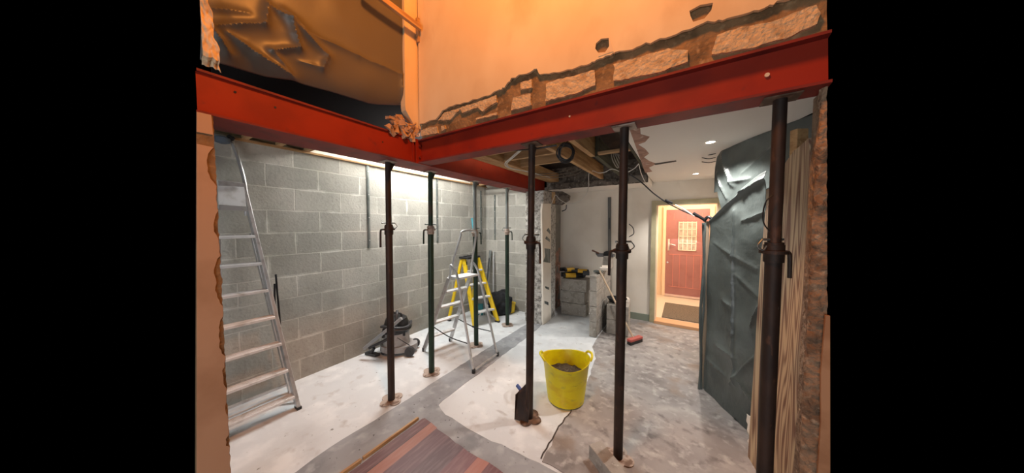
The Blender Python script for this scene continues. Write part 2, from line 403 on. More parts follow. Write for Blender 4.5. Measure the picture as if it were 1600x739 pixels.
# hacked-off end of the old wall (nib) with white reveal
nb = MB()
def nibf(u, v):
    x = -2.215 + u * .325; z = v * 2.16
    return V((x, 3.84 + noise.noise(V((x * 16, z * 16, 3))) * .03 + (abs(u - .5) * 2) ** 6 * .03, z))
nb.grid(nibf, 26, 150)
nb.span((-2.215, 3.875, 0), (-1.89, 4.36, 2.18))
st(nb.build('wall_end', M_nib, smooth=True))
st(MB().slab([at_x(848.5, 510, -1.88), at_x(848.5, 430, -1.878), at_x(847, 330, -1.88), at_x(848, 318, -1.88), at_x(861, 318, -1.88), at_x(861, 498, -1.88)], (-.03, 0, 0)).build('wall_end', M_wallw))
pm = MB()
for q in ([(857, 356), (860, 361), (860, 366), (854, 360)], [(854, 369), (859, 374), (859, 378), (852, 373)], [(851, 388), (860, 389), (860, 411), (849, 409), (852, 400)], [(852, 447), (858, 449), (858, 453), (852, 450)], [(851, 470), (857, 472), (857, 477), (851, 474)]):
    pm.slab([at_x(a, b, -1.876) for a, b in q], (-.006, 0, 0))
st(pm.build('wall_end', M_galv))
st(MB().span((-2.20, 4.36, 0), (-2.05, 4.99, 2.30)).build('wall_recess', mat('bare_grey_recess', (134, 130, 124), .9, var=[((120, 116, 112), 5, .5, .7)], bump=(20, .3, .006))))
st(MB().grid(lambda u, v: V((-2.048 + noise.noise(V((u * 6, v * 9, 0))) * .012, 4.40 + u * .58, v * (1.13 + .05 * sin(u * 9)))), 14, 24).build('wall_recess', M_pinkpl))
# --- far wall with doorway
bw = MB()
bw.span((-2.10, 4.97, 0), (-.37, 5.10, 2.34)).span((.44, 4.97, 0), (.50, 5.10, 2.34)).span((-.37, 4.97, 1.965), (.44, 5.10, 2.34))
st(bw.build('wall_far', M_wallw))
st(MB().span((-.44, 4.93, 0), (-.37, 4.97, 2.02)).span((.44, 4.93, 0), (.49, 4.97, 2.02)).span((-.37, 4.93, 1.945), (.44, 4.97, 2.02)).build('trim_1', M_cream))
st(MB().span((-.37, 4.97, 0), (-.35, 5.12, 1.965)).span((.42, 4.97, 0), (.44, 5.12, 1.965)).span((-.35, 4.97, 1.945), (.42, 5.12, 1.965)).build('trim_2', M_hall))
st(MB().span((-1.9, 4.95, 0), (-.44, 4.972, .115), .004).build('baseboard_far', M_sage))
st(MB().span((-.37, 4.90, 0), (.44, 5.12, .05), .004).build('trim_3', mat('varnished_sill', (206, 156, 112), .5)))
st(MB().span((.60, 2.72, 0), (.64, 4.97, 2.33)).build('wall_room_right', M_wallw))
st(MB().span((-.19, 4.962, 2.02), (.49, 4.97, 2.33)).build('wall_far', M_wallw))
# --- hallway beyond
st(MB().span((-.9, 5.12, -.05), (.9, 6.86, .05)).build('floor', mat('pale_hall_tiles', (214, 196, 172), .4)))
st(MB().span((-.62, 5.12, .05), (-.56, 6.86, 2.3)).build('wall_hall_left', M_hall))
st(MB().span((.62, 5.12, .05), (.66, 6.86, 2.3)).build('wall_hall_right', M_hall))
st(MB().span((-.62, 6.85, .05), (.66, 6.9, 2.3)).build('wall_hall_end', M_hall))
st(MB().span((-.62, 5.12, 2.3), (.66, 6.9, 2.34)).build('ceiling', M_hall))
st(MB().span((-.37, 6.80, .05), (-.31, 6.85, 2.02)).span((.46, 6.80, .05), (.54, 6.85, 2.02)).span((-.31, 6.80, 1.96), (.46, 6.85, 2.04)).build('trim_4', M_hall))
dr = st(MB().span((-.31, 6.79, .10), (.46, 6.84, 1.96), .004).build('door_1', M_doorred))
g = MB()
for x in (-.17, -.045, .08, .205, .33):
    g.span((x - .004, 6.784, .28), (x + .004, 6.79, .98)); g.span((x - .004, 6.784, 1.74), (x + .004, 6.79, 1.88))
g.span((-.24, 6.784, .272), (.40, 6.79, .28)).span((-.24, 6.784, .98), (.40, 6.79, .988)).span((-.24, 6.784, 1.73), (.40, 6.79, 1.738))
g.build('panel_groove', M_doorgrv, dr)
MB().span((-.074, 6.776, 1.09), (.24, 6.79, 1.69)).build('pane', M_glass, dr)
g = MB()
for i in range(5): x = -.074 + i * .314 / 4; g.span((x - .006, 6.768, 1.08), (x + .006, 6.78, 1.70))
for i in range(5): z = 1.085 + i * .15; g.span((-.08, 6.768, z - .006), (.246, 6.78, z + .006))
g.build('glazing_bar', mat('pale_glazing_bar', (238, 226, 206), .5), dr)
h = MB().span((-.275, 6.775, 1.06), (-.235, 6.79, 1.32), .006); h.cyl((-.255, 6.79, 1.21), (-.255, 6.74, 1.21), .011); h.tube([(-.255, 6.745, 1.21), (-.2, 6.74, 1.205), (-.13, 6.745, 1.185)], .011)
h.build('door_handle', M_brass, dr, True)
MB().span((-.31, 6.76, .06), (.46, 6.80, .10)).build('door_sill', mat('pale_sill', (214, 190, 180), .5), dr)
MB().cyl((-.27, 6.79, .80), (-.27, 6.782, .80), .018).build('lock', M_brass, dr)
tag(MB().span((-.27, 5.14, .05), (.40, 6.15, .065), .006).build('doormat', M_matt), 'brown rectangular doormat in the hall before the red door', 'mat')

# --- ceilings
cpoly = [(-.40, 2.30), (-.385, 1.80), (.52, 1.80), (.69, 2.35), (.60, 2.62), (.42, 3.3), (.48, 4.97), (-.42, 4.97), (-.435, 4.28), (-.425, 3.98), (-.40, 3.2)]
st(MB().slab([(x, y, 2.32) for x, y in cpoly], (0, 0, .03)).build('ceiling', M_ceil))
st(MB().span((-2.05, 4.345, 2.25), (-.44, 4.97, 2.36)).build('ceiling', M_ceil))   # dropped soffit over the alcove
# torn plaster edge of the ceiling opening
tp = [(983, 200), (1000, 197), (1001, 210), (1015, 214), (1008, 222), (997, 226), (1008, 233), (1014, 240), (1006, 246), (1015, 252), (1026, 256), (1014, 262), (1019, 268), (1008, 270)]
lo = [at_z(a, b, 2.318) for a, b in tp]
st(MB().slab(lo, (0, 0, .004)).build('ceiling', M_pinkpl))
# bay ceiling with the rooflight opening (near the wall) and its white kerb
st(MB().span((-3.49, .56, 2.376), (-3.445, 1.22, 2.44)).span((-2.46, .58, 2.50), (-2.40, 4.36, 2.53)).span((-3.40, .56, 2.425), (-2.42, 1.22, 2.44)).span((-3.40, 3.78, 2.50), (-2.46, 4.36, 2.53)).build('ceiling', mat('timber_boarding', (128, 116, 92), .85)))
M_kerb = mat('white_kerb_paint', (238, 236, 224), .7)
st(MB().span((-3.44, 1.22, 2.394), (-3.352, 3.78, 2.88)).span((-2.50, 1.22, 2.53), (-2.46, 3.78, 2.88)).span((-3.36, 1.20, 2.50), (-2.46, 1.24, 2.88)).span((-3.36, 3.76, 2.50), (-2.46, 3.80, 2.88)).build('window_1', M_kerb))
# timber plate along the head of the block wall, short joists under the boarding
tag(MB().span((-3.44, .52, 2.375), (-3.33, 4.25, 2.394)).build('wall_plate', M_timber), 'long timber plate lying along the top of the grey block wall', 'timber')
# floor above the opening: dark boards
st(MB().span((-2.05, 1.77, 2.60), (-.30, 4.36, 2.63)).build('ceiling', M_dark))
# broken masonry edge at the back of the opening
bm_ = MB()
def edgef(u, v):
    x = -2.0 + u * 1.25; z = 2.235 + v * .12
    r = noise.noise(V((x * 9, z * 12, 1))) * .035
    if v < .05: z += noise.noise(V((x * 11, 0, 7))) * .02
    return V((x, 4.27 + r + (.05 if v > .8 else 0), z))
bm_.grid(edgef, 70, 14); bm_.span((-2.05, 4.32, 2.245), (-.44, 4.345, 2.60))
st(bm_.build('wall_broken_edge', M_rubble))

# added black sheet standing in for the dark void over the long beam
st(MB().span((-2.42, .40, 2.415), (-2.40, 4.30, 3.3)).build('wall_gap_dark', mat('black_gap_shade', (10, 8, 7), .95)))
# --- upper wall over the cross beam
WL = -2.045
wallY = 1.63
mo = MB()
def mortf(u, v):
    x = WL + u * (.478 - WL); z = 2.395 + v * .62
    x = min(x, .478 - (z - 2.39) * .03)
    return V((x, wallY + .01 + noise.noise(V((x * 7, z * 9, 0))) * .007, z))
mo.grid(mortf, 150, 36); mo.slab([(WL, wallY + .03, 2.395), (.478, wallY + .03, 2.395), (.47, wallY + .03, 2.6), (.35, wallY + .03, 3.95), (WL, wallY + .03, 3.95)], (0, .10, 0))
st(mo.build('wall_upper', M_mortar, smooth=True))
def z2(a, b, y=wallY - .014): return at_y(640 + a / 2.842, b / 2.842, y)
def z3(a, b, y=wallY - .014): return at_y(960 + a / 2.841, b / 2.841, y)
rag = [z2(40, 550), z2(115, 530), z2(145, 490), z2(190, 470), z2(240, 455), z2(300, 440), z2(340, 425), z2(370, 410), z2(400, 396), z2(420, 390), z2(440, 362), z2(455, 345), z2(500, 330), z2(530, 322), z2(565, 305), z2(578, 330), z2(640, 320), z2(700, 308), z2(760, 290), z2(800, 282), z2(830, 265), z2(870, 248), z2(905, 232),
       z3(0, 232), z3(60, 222), z3(120, 200), z3(180, 180), z3(250, 160), z3(330, 130), z3(380, 108), z3(430, 95), z3(480, 90), z3(550, 68), z3(620, 45), z3(690, 20), z3(740, 0), z3(800, -18), z3(940, -60)]
rr_ = []
for i in range(len(rag) - 1):
    rr_.append(rag[i])
    for k in (1 / 3, 2 / 3): p = rag[i].lerp(rag[i + 1], k); p.z += random.uniform(-.008, .008); rr_.append(p)
rr_.append(rag[-1])
hole1 = [z2(828, 192), z2(850, 172), z2(884, 168), z2(886, 205), z2(868, 232), z2(838, 234), z2(824, 215)]
hole2 = [z3(333, 48), z3(380, 22), z3(438, 12), z3(430, 45), z3(400, 82), z3(350, 97), z3(338, 72)]
st(MB().slab([V((WL, wallY - .014, 2.50)), V((WL, wallY - .014, 3.95))][::1] + [V((.35, wallY - .014, 3.95))] + list(reversed(rr_)), (0, .016, 0), [hole1, hole2]).build('wall_upper', M_plast))
# torn paper round the first hole
st(MB().slab([z2(885, 155, wallY - .016), z2(905, 228, wallY - .016), z2(838, 252, wallY - .016), z2(836, 236, wallY - .016), z2(868, 234, wallY - .016), z2(888, 205, wallY - .016)], (0, .002, 0)).build('wall_upper', M_paper))
faces = [[z2(a, b) for a, b in q] for q in (
    [(45, 578), (80, 566), (118, 560), (122, 588), (48, 604)], [(136, 560), (150, 556), (156, 572), (140, 580)],
    [(150, 500), (215, 478), (300, 450), (380, 422), (384, 452), (350, 468), (322, 494), (300, 474), (228, 500), (222, 482), (175, 532), (122, 532)],
    [(455, 430), (535, 412), (537, 465), (500, 474), (447, 487)], [(488, 364), (538, 350), (538, 385), (490, 397)],
    [(605, 370), (650, 350), (740, 330), (820, 305), (824, 372), (740, 410), (600, 447)], [(290, 522), (385, 497), (386, 506), (292, 530)])]
faces += [[z3(a, b) for a, b in q] for q in ([(-4, 282), (140, 240), (240, 210), (325, 222), (330, 268), (200, 315), (60, 345), (-8, 358), (-2, 320)],
                                           [(455, 150), (560, 115), (700, 90), (800, 50), (900, 12), (922, 50), (905, 100), (760, 165), (600, 210), (430, 240)])]
for q in faces:
    f = MB()
    q2 = []
    for i in range(len(q)):
        a, b = q[i], q[(i + 1) % len(q)]; n = max(1, int((b - a).length / .02))
        for k in range(n): p = a.lerp(b, k / n); q2.append(p + V((random.uniform(-1, 1), 0, random.uniform(-1, 1))) * .0035)
    for p in q2: p.y = wallY - .006
    f.slab(q2, (0, .02, 0)); st(f.build('wall_upper', M_face))
# narrow return of the upper wall left of the corner
st(MB().slab([at_x(634, 172, -2.065), at_x(654, 208, -2.065), V((-2.065, wallY + .02, 2.52)), V((-2.065, wallY + .02, 3.95)), V((-2.065, 1.495, 3.95)), V((-2.065, 1.485, 2.66))], (-.06, 0, 0)).build('wall_upper', M_plast))

# --- left pier carrying the beam
def pe(z): return .226 + (z - .351) * .0328
edge = []
z = -.0
prof = [(0, .349), (.25, .349), (.756, .348), (1.456, .346), (2.19, .343)]
n = 120
for i in range(n + 1):
    z = 2.19 * i / n
    y = .349 - .006 * z / 2.19 + noise.noise(V((z * 14, 1, 0))) * .006 + random.uniform(-.002, .002)
    edge.append(V((-2.07, y, z)))
core = MB().slab([V((-2.0725, pe(0), 0))] + [V((-2.0725, p.y - .001, p.z)) for p in edge] + [V((-2.0725, pe(2.19), 2.19))], (-.003, 0, 0))
va = [[core.bm.verts.new(p) for p in ((-2.077, pe(z), z), (-2.077, .342, z), (-2.30, .372, z), (-2.30, pe(z) * 2.30 / 2.07, z))] for z in (0, 2.19)]
core.bm.faces.new(va[0][::-1]); core.bm.faces.new(va[1])
for k in range(4): core.bm.faces.new((va[0][k], va[0][(k + 1) % 4], va[1][(k + 1) % 4], va[1][k]))
st(core.build('wall_pier', M_mortar))
# smooth plaster skin with broken bites out of its right edge
bite = []
for i in range(n, -1, -1):
    p = edge[i].copy(); z = p.z; b = 0
    for zc, hw, dp in ((1.93, .09, .030), (1.62, .07, .014), (1.33, .13, .022), (1.02, .10, .018), (.80, .07, .010), (.62, .03, .01), (.44, .035, .012)):
        t = abs(z - zc) / hw
        if t < 1: b = max(b, dp * sqrt(1 - t * t))
    p.y -= max(0, b + .006 * noise.noise(V((z * 45, 3, 0))) + .003 * noise.noise(V((z * 130, 3, 0)))) + .003; p.x = -2.066; bite.append(p)
st(MB().slab([V((-2.066, pe(0), 0)), V((-2.066, pe(2.03), 2.03))] + [p for p in bite if p.z < 2.03], (-.006, 0, 0)).build('wall_pier', M_pierpl))
st(MB().slab([V((-2.066, pe(2.09), 2.09)), V((-2.066, pe(2.19), 2.19)), V((-2.066, .335, 2.19)), V((-2.066, .338, 2.09))], (-.006, 0, 0)).build('wall_pier', M_pierpl))

# --- right pier (broken end of the wall under the cross beam)
def rx(z): return .5415 - .0345 * (z - .45)
rp = MB()
def rpf(u, v):
    z = v * 2.185; xl = .458 + .004 * z + noise.noise(V((z * 9, 5, 0))) * .006
    x = xl + u * (rx(z) - xl)
    return V((x, 1.63 + noise.noise(V((x * 30, z * 30, 0))) * .010 + noise.noise(V((x * 80, z * 80, 0))) * .004 + (.02 * (1 - u) ** 4), z))
rp.grid(rpf, 14, 220)
rp.slab([V((.465, 1.66, 0)), V((rx(0), 1.66, 0)), V((rx(2.18), 1.66, 2.18)), V((.475, 1.66, 2.18))], (0, .08, 0))
st(rp.build('wall_right', M_cut, smooth=True))
st(MB().slab([V((.500, 1.604, .30)), V((rx(.3), 1.604, .30)), V((rx(1.25), 1.604, 1.25)), V((.502, 1.604, 1.25)), V((.497, 1.604, 1.0)), V((.504, 1.604, .8))], (0, .012, 0)).build('wall_right', M_cem))

# ============================================================ STEEL BEAMS
a = thing('steel_beam', 'long red-oxide steel beam running over the side bay, from the left pier to the back', 'steel beam', (-2.2, .33, 2.19))
def endy(x, z): return abs(x) * (.1378 + (z - 2.19) * .0165)
def prismA(x0, x1, z0, z1, m, name):
    bm = MB(); zc = (z0 + z1) / 2
    bm.slab([V((x0, endy(x0, zc), z0)), V((x1, endy(x1, zc), z0)), V((x1, 4.30, z0)), V((x0, 4.30, z0))], (0, 0, z1 - z0))
    return bm.build(name, m, a)
prismA(-2.07, -2.36, 2.19, 2.202, M_reddark, 'bottom_flange')
prismA(-2.07, -2.36, 2.398, 2.410, M_reddark, 'top_flange')
prismA(-2.082, -2.10, 2.202, 2.398, M_red, 'web')
b = MB()
for y, z in ((.60, 2.33), (1.28, 2.30), (.43, 2.35), (2.55, 2.30)): b.cyl((-2.084, y, z), (-2.079, y, z), .006, n=8)
b.build('bolt_hole', M_dark, a)
MB().span((-2.36, 1.56, 2.202), (-2.07, 1.575, 2.398)).build('stiffener', M_red, a)
b = MB().slab([(-2.07, 4.28, 2.02), (-1.90, 4.28, 2.02), (-1.90, 4.28, 2.20), (-2.07, 4.28, 2.20)], (0, -.12, 0)); b.build('end_bracket', M_rubble, a)
a = thing('steel_beam', 'red-oxide steel beam under the orange plastered wall, bolted at the corner', 'steel beam', (-.8, 1.68, 2.19))
MB().slab([(-2.066, 1.60, 2.19), (.487, 1.60, 2.19), (.50, 1.738, 2.19), (-2.066, 1.738, 2.19)], (0, 0, .012)).build('bottom_flange', M_reddark, a)
MB().slab([(-2.066, 1.60, 2.385), (.479, 1.60, 2.385), (.49, 1.738, 2.385), (-2.066, 1.738, 2.385)], (0, 0, .012)).build('top_flange', M_reddark, a)
MB().slab([(-2.066, 1.64, 2.202), (.488, 1.64, 2.202), (.481, 1.64, 2.385), (-2.066, 1.64, 2.385)], (0, .012, 0)).build('web', M_red, a)
MB().span((-2.066, 1.585, 2.185), (-2.050, 1.745, 2.40)).build('end_plate', M_red, a)
for z in (2.245, 2.345): MB().cyl((-2.05, 1.615, z), (-2.036, 1.615, z), .011, n=6).build('bolt', M_reddark, a)
MB().cyl((.30, 1.64, 2.29), (.30, 1.634, 2.29), .009, n=10).cyl((-.62, 1.64, 2.31), (-.62, 1.637, 2.31), .006, n=8).build('bolt_hole', mat('bright_hole', (214, 196, 170), .7), a)
tag(MB().slab([(-1.98, 1.765, 2.285), (.50, 1.765, 2.285), (.60, 2.06, 2.285), (-1.98, 2.06, 2.285)][:2] + [V((.545, 1.90, 2.285)), V((-1.98, 1.90, 2.285))], (0, 0, .035)).build('timber_packer', M_timx), 'pale timber packer tucked behind the red cross beam', 'timber')

# ============================================================ STEEL PROPS
def quatre(c, r, t):
    """four-lobed plate outline"""
    pts = []
    for k in range(48):
        th = 2 * pi * k / 48; rad = r * (.66 + .34 * abs(cos(2 * th)) ** .8 * (1 if True else 0))
        pts.append(V((c[0] + cos(th) * rad, c[1] + sin(th) * rad, c[2])))
    return pts


def prop(foot, top, zc, lower, upper, plate, label, ang, head='plate', ext=.0, hang=.16):
    foot, top = V(foot), V(top); d = (top - foot).normalized()
    t = thing('steel_prop', label, 'prop', foot, 'adjustable steel props')
    def P(z): return foot + d * (z / d.z)
    cr_ = MB().slab(quatre(foot + V((0, 0, .0045)), .105, .006), (0, 0, .006)); cr_.build('base_plate', plate, t)
    b = MB(); b.cyl(P(.01), P(zc), .0305, n=28)
    b.build('outer_tube', lower, t, True)
    b = MB(); b.cyl(P(zc), P(top.z - .006), .0245, n=24); b.build('inner_tube', upper, t, True)
    b = MB(); b.cyl(P(zc - .045), P(zc - .03), .052, n=24); b.cyl(P(zc - .085), P(zc - .005), .037, n=24); b.cyl(P(zc - .005), P(zc + .006), .034)
    col = b.build('collar', M_rust if lower is M_rust else M_plate, t, True)
    u = V((cos(ang), sin(ang), 0)); vv = V((-sin(ang), cos(ang), 0)); c = P(zc - .04)
    b = MB(); b.tube([c + u * .03, c + u * .062, c + u * .075 - V((0, 0, .02)), c + u * .078 - V((0, 0, hang)), ], .0085, n=10, sub=5); b.build('handle', lower, col, True)
    b = MB(); p = P(zc + .02)
    b.tube([p - u * .055 + vv * .0, p + u * .04, p + u * .05 + vv * .03], .006, smooth=False); b.tube([p - u * .055, p - u * .075 - V((0, 0, .03)), p - u * .05 - V((0, 0, .05)), p - u * .035 - V((0, 0, .03))], .0035)
    b.build('pin', M_galv, col, True)
    b = MB()
    tp = P(top.z - .008)
    b.box((tp.x, tp.y, top.z - .004), (.125, .10, .007), 0, .002); hp_ = b.build('head_plate', plate if head == 'plate' else upper, t)
    b = MB(); q = P(top.z - .10)
    g0 = V((1, 0, 0)) if head == 'x' else V((0, 1, 0)); b.slab([tp + g0 * .02, tp + g0 * .07, q + g0 * .02], (.004, 0, 0) if head != 'x' else (0, .004, 0))
    b.build('gusset', upper, hp_)
    return t


prop((-2.235, 1.41, 0), (-2.235, 1.42, 2.19), 1.62, M_rust, M_rust, M_plate, 'rusty brown steel prop under the long beam, nearest the tall left ladder', pi + YAW)
prop((-2.29, 1.925, 0), (-2.27, 1.925, 2.19), 1.61, M_green, M_green, M_plate, 'dark green steel prop just left of the silver stepladder', pi + YAW, hang=.15)
prop((-2.31, 2.70, 0), (-2.285, 2.655, 2.19), 1.56, M_green, M_galv, M_plate, 'green and silver steel prop standing behind the silver stepladder', YAW, hang=.15)
prop((-2.36, 3.53, 0), (-2.26, 3.37, 2.19), 1.56, M_green, M_galv, M_plate, 'farthest steel prop of the long beam, near the end block wall', YAW, hang=.13)
prop((-1.05, 1.90, 0), (-.905, 1.665, 2.19), 1.53, M_rust, M_rust, M_platedk, 'dark rusty steel prop beside the yellow tub, under the cross beam', YAW - .6, hang=.15)
prop((-.345, 1.90, 0), (-.298, 1.667, 2.19), 1.50, M_rust, M_rust, M_plate, 'dark steel prop standing on the grey concrete right of the yellow tub', pi + YAW, hang=.15)
prop((.363, 1.72, 0), (.354, 1.675, 2.19), 1.535, M_rust, M_rust, M_platedk, 'near thick dark steel prop in front of the plywood board at right', YAW, hang=.12)
b = MB()
p = at_y(1195, 390, 1.66); b.tube([at_y(1207, 305, 1.64), at_y(1197, 315, 1.64), at_y(1192, 335, 1.64), at_y(1194, 350, 1.64), at_y(1203, 362, 1.63)], .0028)
tag(b.build('wire_loop', M_blk, None, True), 'thin black wire loop hooked round the near right prop', 'wire')
tag(MB().tube([at_y(983, 350, 1.68), at_y(989, 356, 1.68), at_y(990, 365, 1.68), at_y(983, 370, 1.68)], .0025).build('wire_loop', M_blk, None, True), 'small black wire loop on the prop right of the yellow tub', 'wire')

# ============================================================ LADDERS
# tall folded aluminium ladder leaning on the block wall (left)
t = thing('stepladder', 'tall folded aluminium stepladder leaning on the block wall beside the left pier', 'ladder', (-2.84, .65, 0))
fr, tr = V((-2.83, .898, 0)), V((-3.235, .690, 1.98)); hr = V((-3.30, .649, 2.37))
fl, tl = V((-2.83, .42, 0)), V((-3.235, .50, 1.98))
MB().bar(fr, tr, .028, .062, (0, 1, 0), .004).build('stile', M_alu, t)
MB().bar(fl, tl, .028, .062, (0, 1, 0), .004).build('stile', M_alu, t)
for i in range(7):
    z = .12 + i * .2335; k = z / 1.98; p = fr.lerp(tr, k); q = fl.lerp(tl, k)
    b = MB().bar(p + V((.0, -.012, 0)), q + V((0, .012, 0)), .085, .022, (1, 0, 0), .003)
    for j in range(4): b.bar(p + V((-.03 + j * .02, -.015, .013)), q + V((-.03 + j * .02, .015, .013)), .006, .003, (1, 0, 0))
    b.build('tread', M_tread, t)
b = MB().slab([at_x(340, 281, -3.16), at_x(381, 286, -3.16), at_x(386, 329, -3.12), at_x(342, 326, -3.12)], (-.012, 0, .0)); b.build('platform', M_tread, t)
b = MB().slab([at_x(341, 282, -3.14), at_x(381, 287, -3.14), at_x(382, 292, -3.14), at_x(341, 290, -3.14)], (.02, 0, 0)); b.build('platform_rim', M_alu, t); b = MB(); b.slab([at_x(342, 320, -3.12), at_x(385, 323, -3.12), at_x(386, 330, -3.12), at_x(342, 328, -3.12)], (.02, 0, 0)); b.build('platform_rim', M_alu, t)
MB().tube([fr.lerp(tr, .86) + V((-.03, -.02, 0)), V((-3.21, .70, 1.98)), hr + V((0, .01, -.06)), hr + V((0, -.03, 0)), hr + V((0, -.15, .0))], .013, n=10).build('hand_rail', M_alu, t, True)
MB().bar(hr + V((.01, -.03, .015)), hr + V((.01, .012, -.01)), .05, .03, (1, 0, 0), .008).build('rail_cap', M_blk, t)
rb, rt_ = V((-3.17, .945, .0)), V((-3.26, .74, 1.55))
MB().bar(rb, rt_, .02, .045, (0, 1, 0), .003).build('rear_leg', M_alu, t)
MB().bar(rb + V((0, -.45, 0)), rt_ + V((0, -.20, 0)), .02, .045, (0, 1, 0), .003).build('rear_leg', M_alu, t)
MB().bar(fr + V((-.02, 0, .04)), fr.lerp(fl, .45) + V((-.1, 0, .10)), .018, .01, (1, 0, 0)).build('brace', M_alu, t); MB().bar(rb + V((0, 0, .09)), rb + V((0, -.44, .09)), .02, .02, (1, 0, 0)).build('brace', M_alu, t)
MB().tube([V((-3.05, .84, 1.18)), V((-3.10, .86, 1.0)), V((-3.06, .86, .72)), V((-3.02, .83, .70)), V((-3.03, .82, .9)), V((-3.05, .83, 1.1))], .008, n=6).build('strap', M_blkfab, t, True)
MB().box(fr + V((0, 0, .012)), (.07, .036, .024), 0, .004).build('foot', M_blk, t)
tag(MB().lathe(at_x(347, 213, -3.28) + V((0, 0, -.03)), [(.02, -.03), (.045, -.02), (.05, 0), (.045, .02), (.02, .03)], 18).build('paint_pad', mat('grey_blue_cloth', (96, 106, 118), .9), None, True), 'grey rag hanging on the top rail of the tall left ladder', 'rag')

# silver stepladder with hoop (middle)
t = thing('stepladder', 'open silver stepladder with tall hoop handrail standing in the middle of the bay', 'ladder', (-2.35, 2.4, 0))
A0, A1 = V((-2.77, 2.205, 0)), V((-2.70, 2.60, 0))
B0, B1 = V((-2.345, 2.25, .985)), V((-2.30, 2.58, .985))
T0, T1 = V((-2.205, 2.295, 1.50)), V((-2.165, 2.53, 1.50))
legs_ = [MB().bar(p + V((0, 0, .01)), q, .022, .05, (0, 1, 0), .003).build('stile', M_alu, t) for p, q in ((A0, B0), (A1, B1))]
MB().tube([B0 + V((0, 0, -.02)), B0.lerp(T0, .5), T0 - V((0, 0, .03)), T0 + V((.012, .035, .05)), T1 + V((.012, -.04, .05)), T1 - V((0, 0, .03)), B1.lerp(T1, .5), B1 + V((0, 0, -.02))], .013, n=10).build('hand_hoop', M_alu, t, True)
b = MB().slab([B0 + V((-.03, .01, 0)), B0 + V((.17, .01, 0)), B1 + V((.15, -.01, 0)), B1 + V((-.03, -.01, 0))], (0, 0, .022)); b.build('platform', M_tread, t)
for i in range(4):
    k = (.205 * (i + 1)) / 1.0; p = A0.lerp(B0, k); q = A1.lerp(B1, k)
    b = MB().bar(p + V((0, .012, 0)), q + V((0, -.012, 0)), .075, .022, (1, 0, 0), .003)
    for j in range(3): b.bar(p + V((-.025 + j * .022, .015, .013)), q + V((-.025 + j * .022, -.015, .013)), .006, .003, (1, 0, 0))
    b.build('tread', M_tread, t)
R0, R1 = V((-1.893, 2.165, 0)), V((-1.90, 2.62, 0))
for p, s_ in ((R0, B0), (R1, B1)):
    l_ = MB().tube([p, p.lerp(s_ + V((.14, 0, .02)), .93), s_ + V((.10, 0, .10)), s_ + V((.03, 0, .16)), s_ + V((.03, 0, .08))], .0145, n=10).build('rear_leg', M_alu, t, True); legs_.append(l_)
MB().tube([R0 + V((0, 0, .03)), R1 + V((0, 0, .03))], .012, n=8).build('rear_bar', M_alu, t, True)
for p, l_ in zip((A0, A1, R0, R1), legs_): MB().cyl(p + V((0, 0, .004)), p + V((0, 0, .045)), .02, n=14).build('foot', M_blk, l_, True)
for p, q, s_, u in ((A0, B0, R0, B0), (A1, B1, R1, B1)):
    c1 = p.lerp(q, .36); c2 = s_.lerp(u + V((.14, 0, 0)), .30)
    MB().tube([c1, (c1 + c2) / 2 - V((0, 0, .03)), c2], .006, n=6).build('strap', M_blkfab, t, True)

# yellow stepladder
t = thing('stepladder', 'short yellow stepladder with silver treads behind the silver one', 'ladder', (-2.9, 3.3, 0))
A0, A1 = V((-2.74, 3.17, 0)), V((-2.58, 3.56, 0)); B0, B1 = V((-2.99, 3.20, 1.08)), V((-2.90, 3.43, 1.08))
R0, R1 = V((-3.31, 3.16, .0)), V((-3.17, 3.62, 0)); U0, U1 = V((-3.03, 3.19, 1.06)), V((-2.95, 3.44, 1.06))
legs_ = [MB().bar(p + V((0, 0, .02)), q, .03, .075, (0, 1, 0), .004).build('stile', M_yel, t) for p, q in ((A0, B0), (A1, B1))]
legs_ += [MB().bar(p + V((0, 0, .015)), q, .028, .05, (0, 1, 0), .003).build('rear_stile', M_yel, t) for p, q in ((R0, U0), (R1, U1))]
for i in range(4):
    k = (.215 * (i + 1)) / 1.06; MB().bar(A0.lerp(B0, k), A1.lerp(B1, k), .085, .026, (1, 0, 0), .004).build('tread', M_tread, t)
for k in (.22, .5, .8): MB().bar(R0.lerp(U0, k), R1.lerp(U1, k), .02, .015, (1, 0, 0)).build('rear_rail', M_alu, t)
b = MB(); b.span((-3.07, 3.16, 1.075), (-2.86, 3.47, 1.11), .012)
for y in (3.22, 3.30, 3.38): b.cyl((-2.98, y, 1.10), (-2.98, y, 1.122), .03, n=16)
b.build('top_cap', M_blk, t)
MB().bar(A0 + V((-.02, .02, .05)), A0.lerp(A1, .35) + V((-.05, 0, .19)), .02, .01, (1, 0, 0)).build('brace', M_alu, t); MB().bar(A1 + V((-.02, -.02, .05)), A0.lerp(A1, .65) + V((-.05, 0, .19)), .02, .01, (1, 0, 0)).build('brace', M_alu, t)
for p, l_ in zip((A0, A1, R0, R1), legs_): MB().box(p + V((0, 0, .014)), (.085, .045, .026), 0, .004).build('foot', M_blk, l_)
lb = MB(); c = A0.lerp(B0, .93) + V((.04, -.0, 0)); MB().box(c, (.012, .022, .05), 0).build('warning_label', M_blk, t)

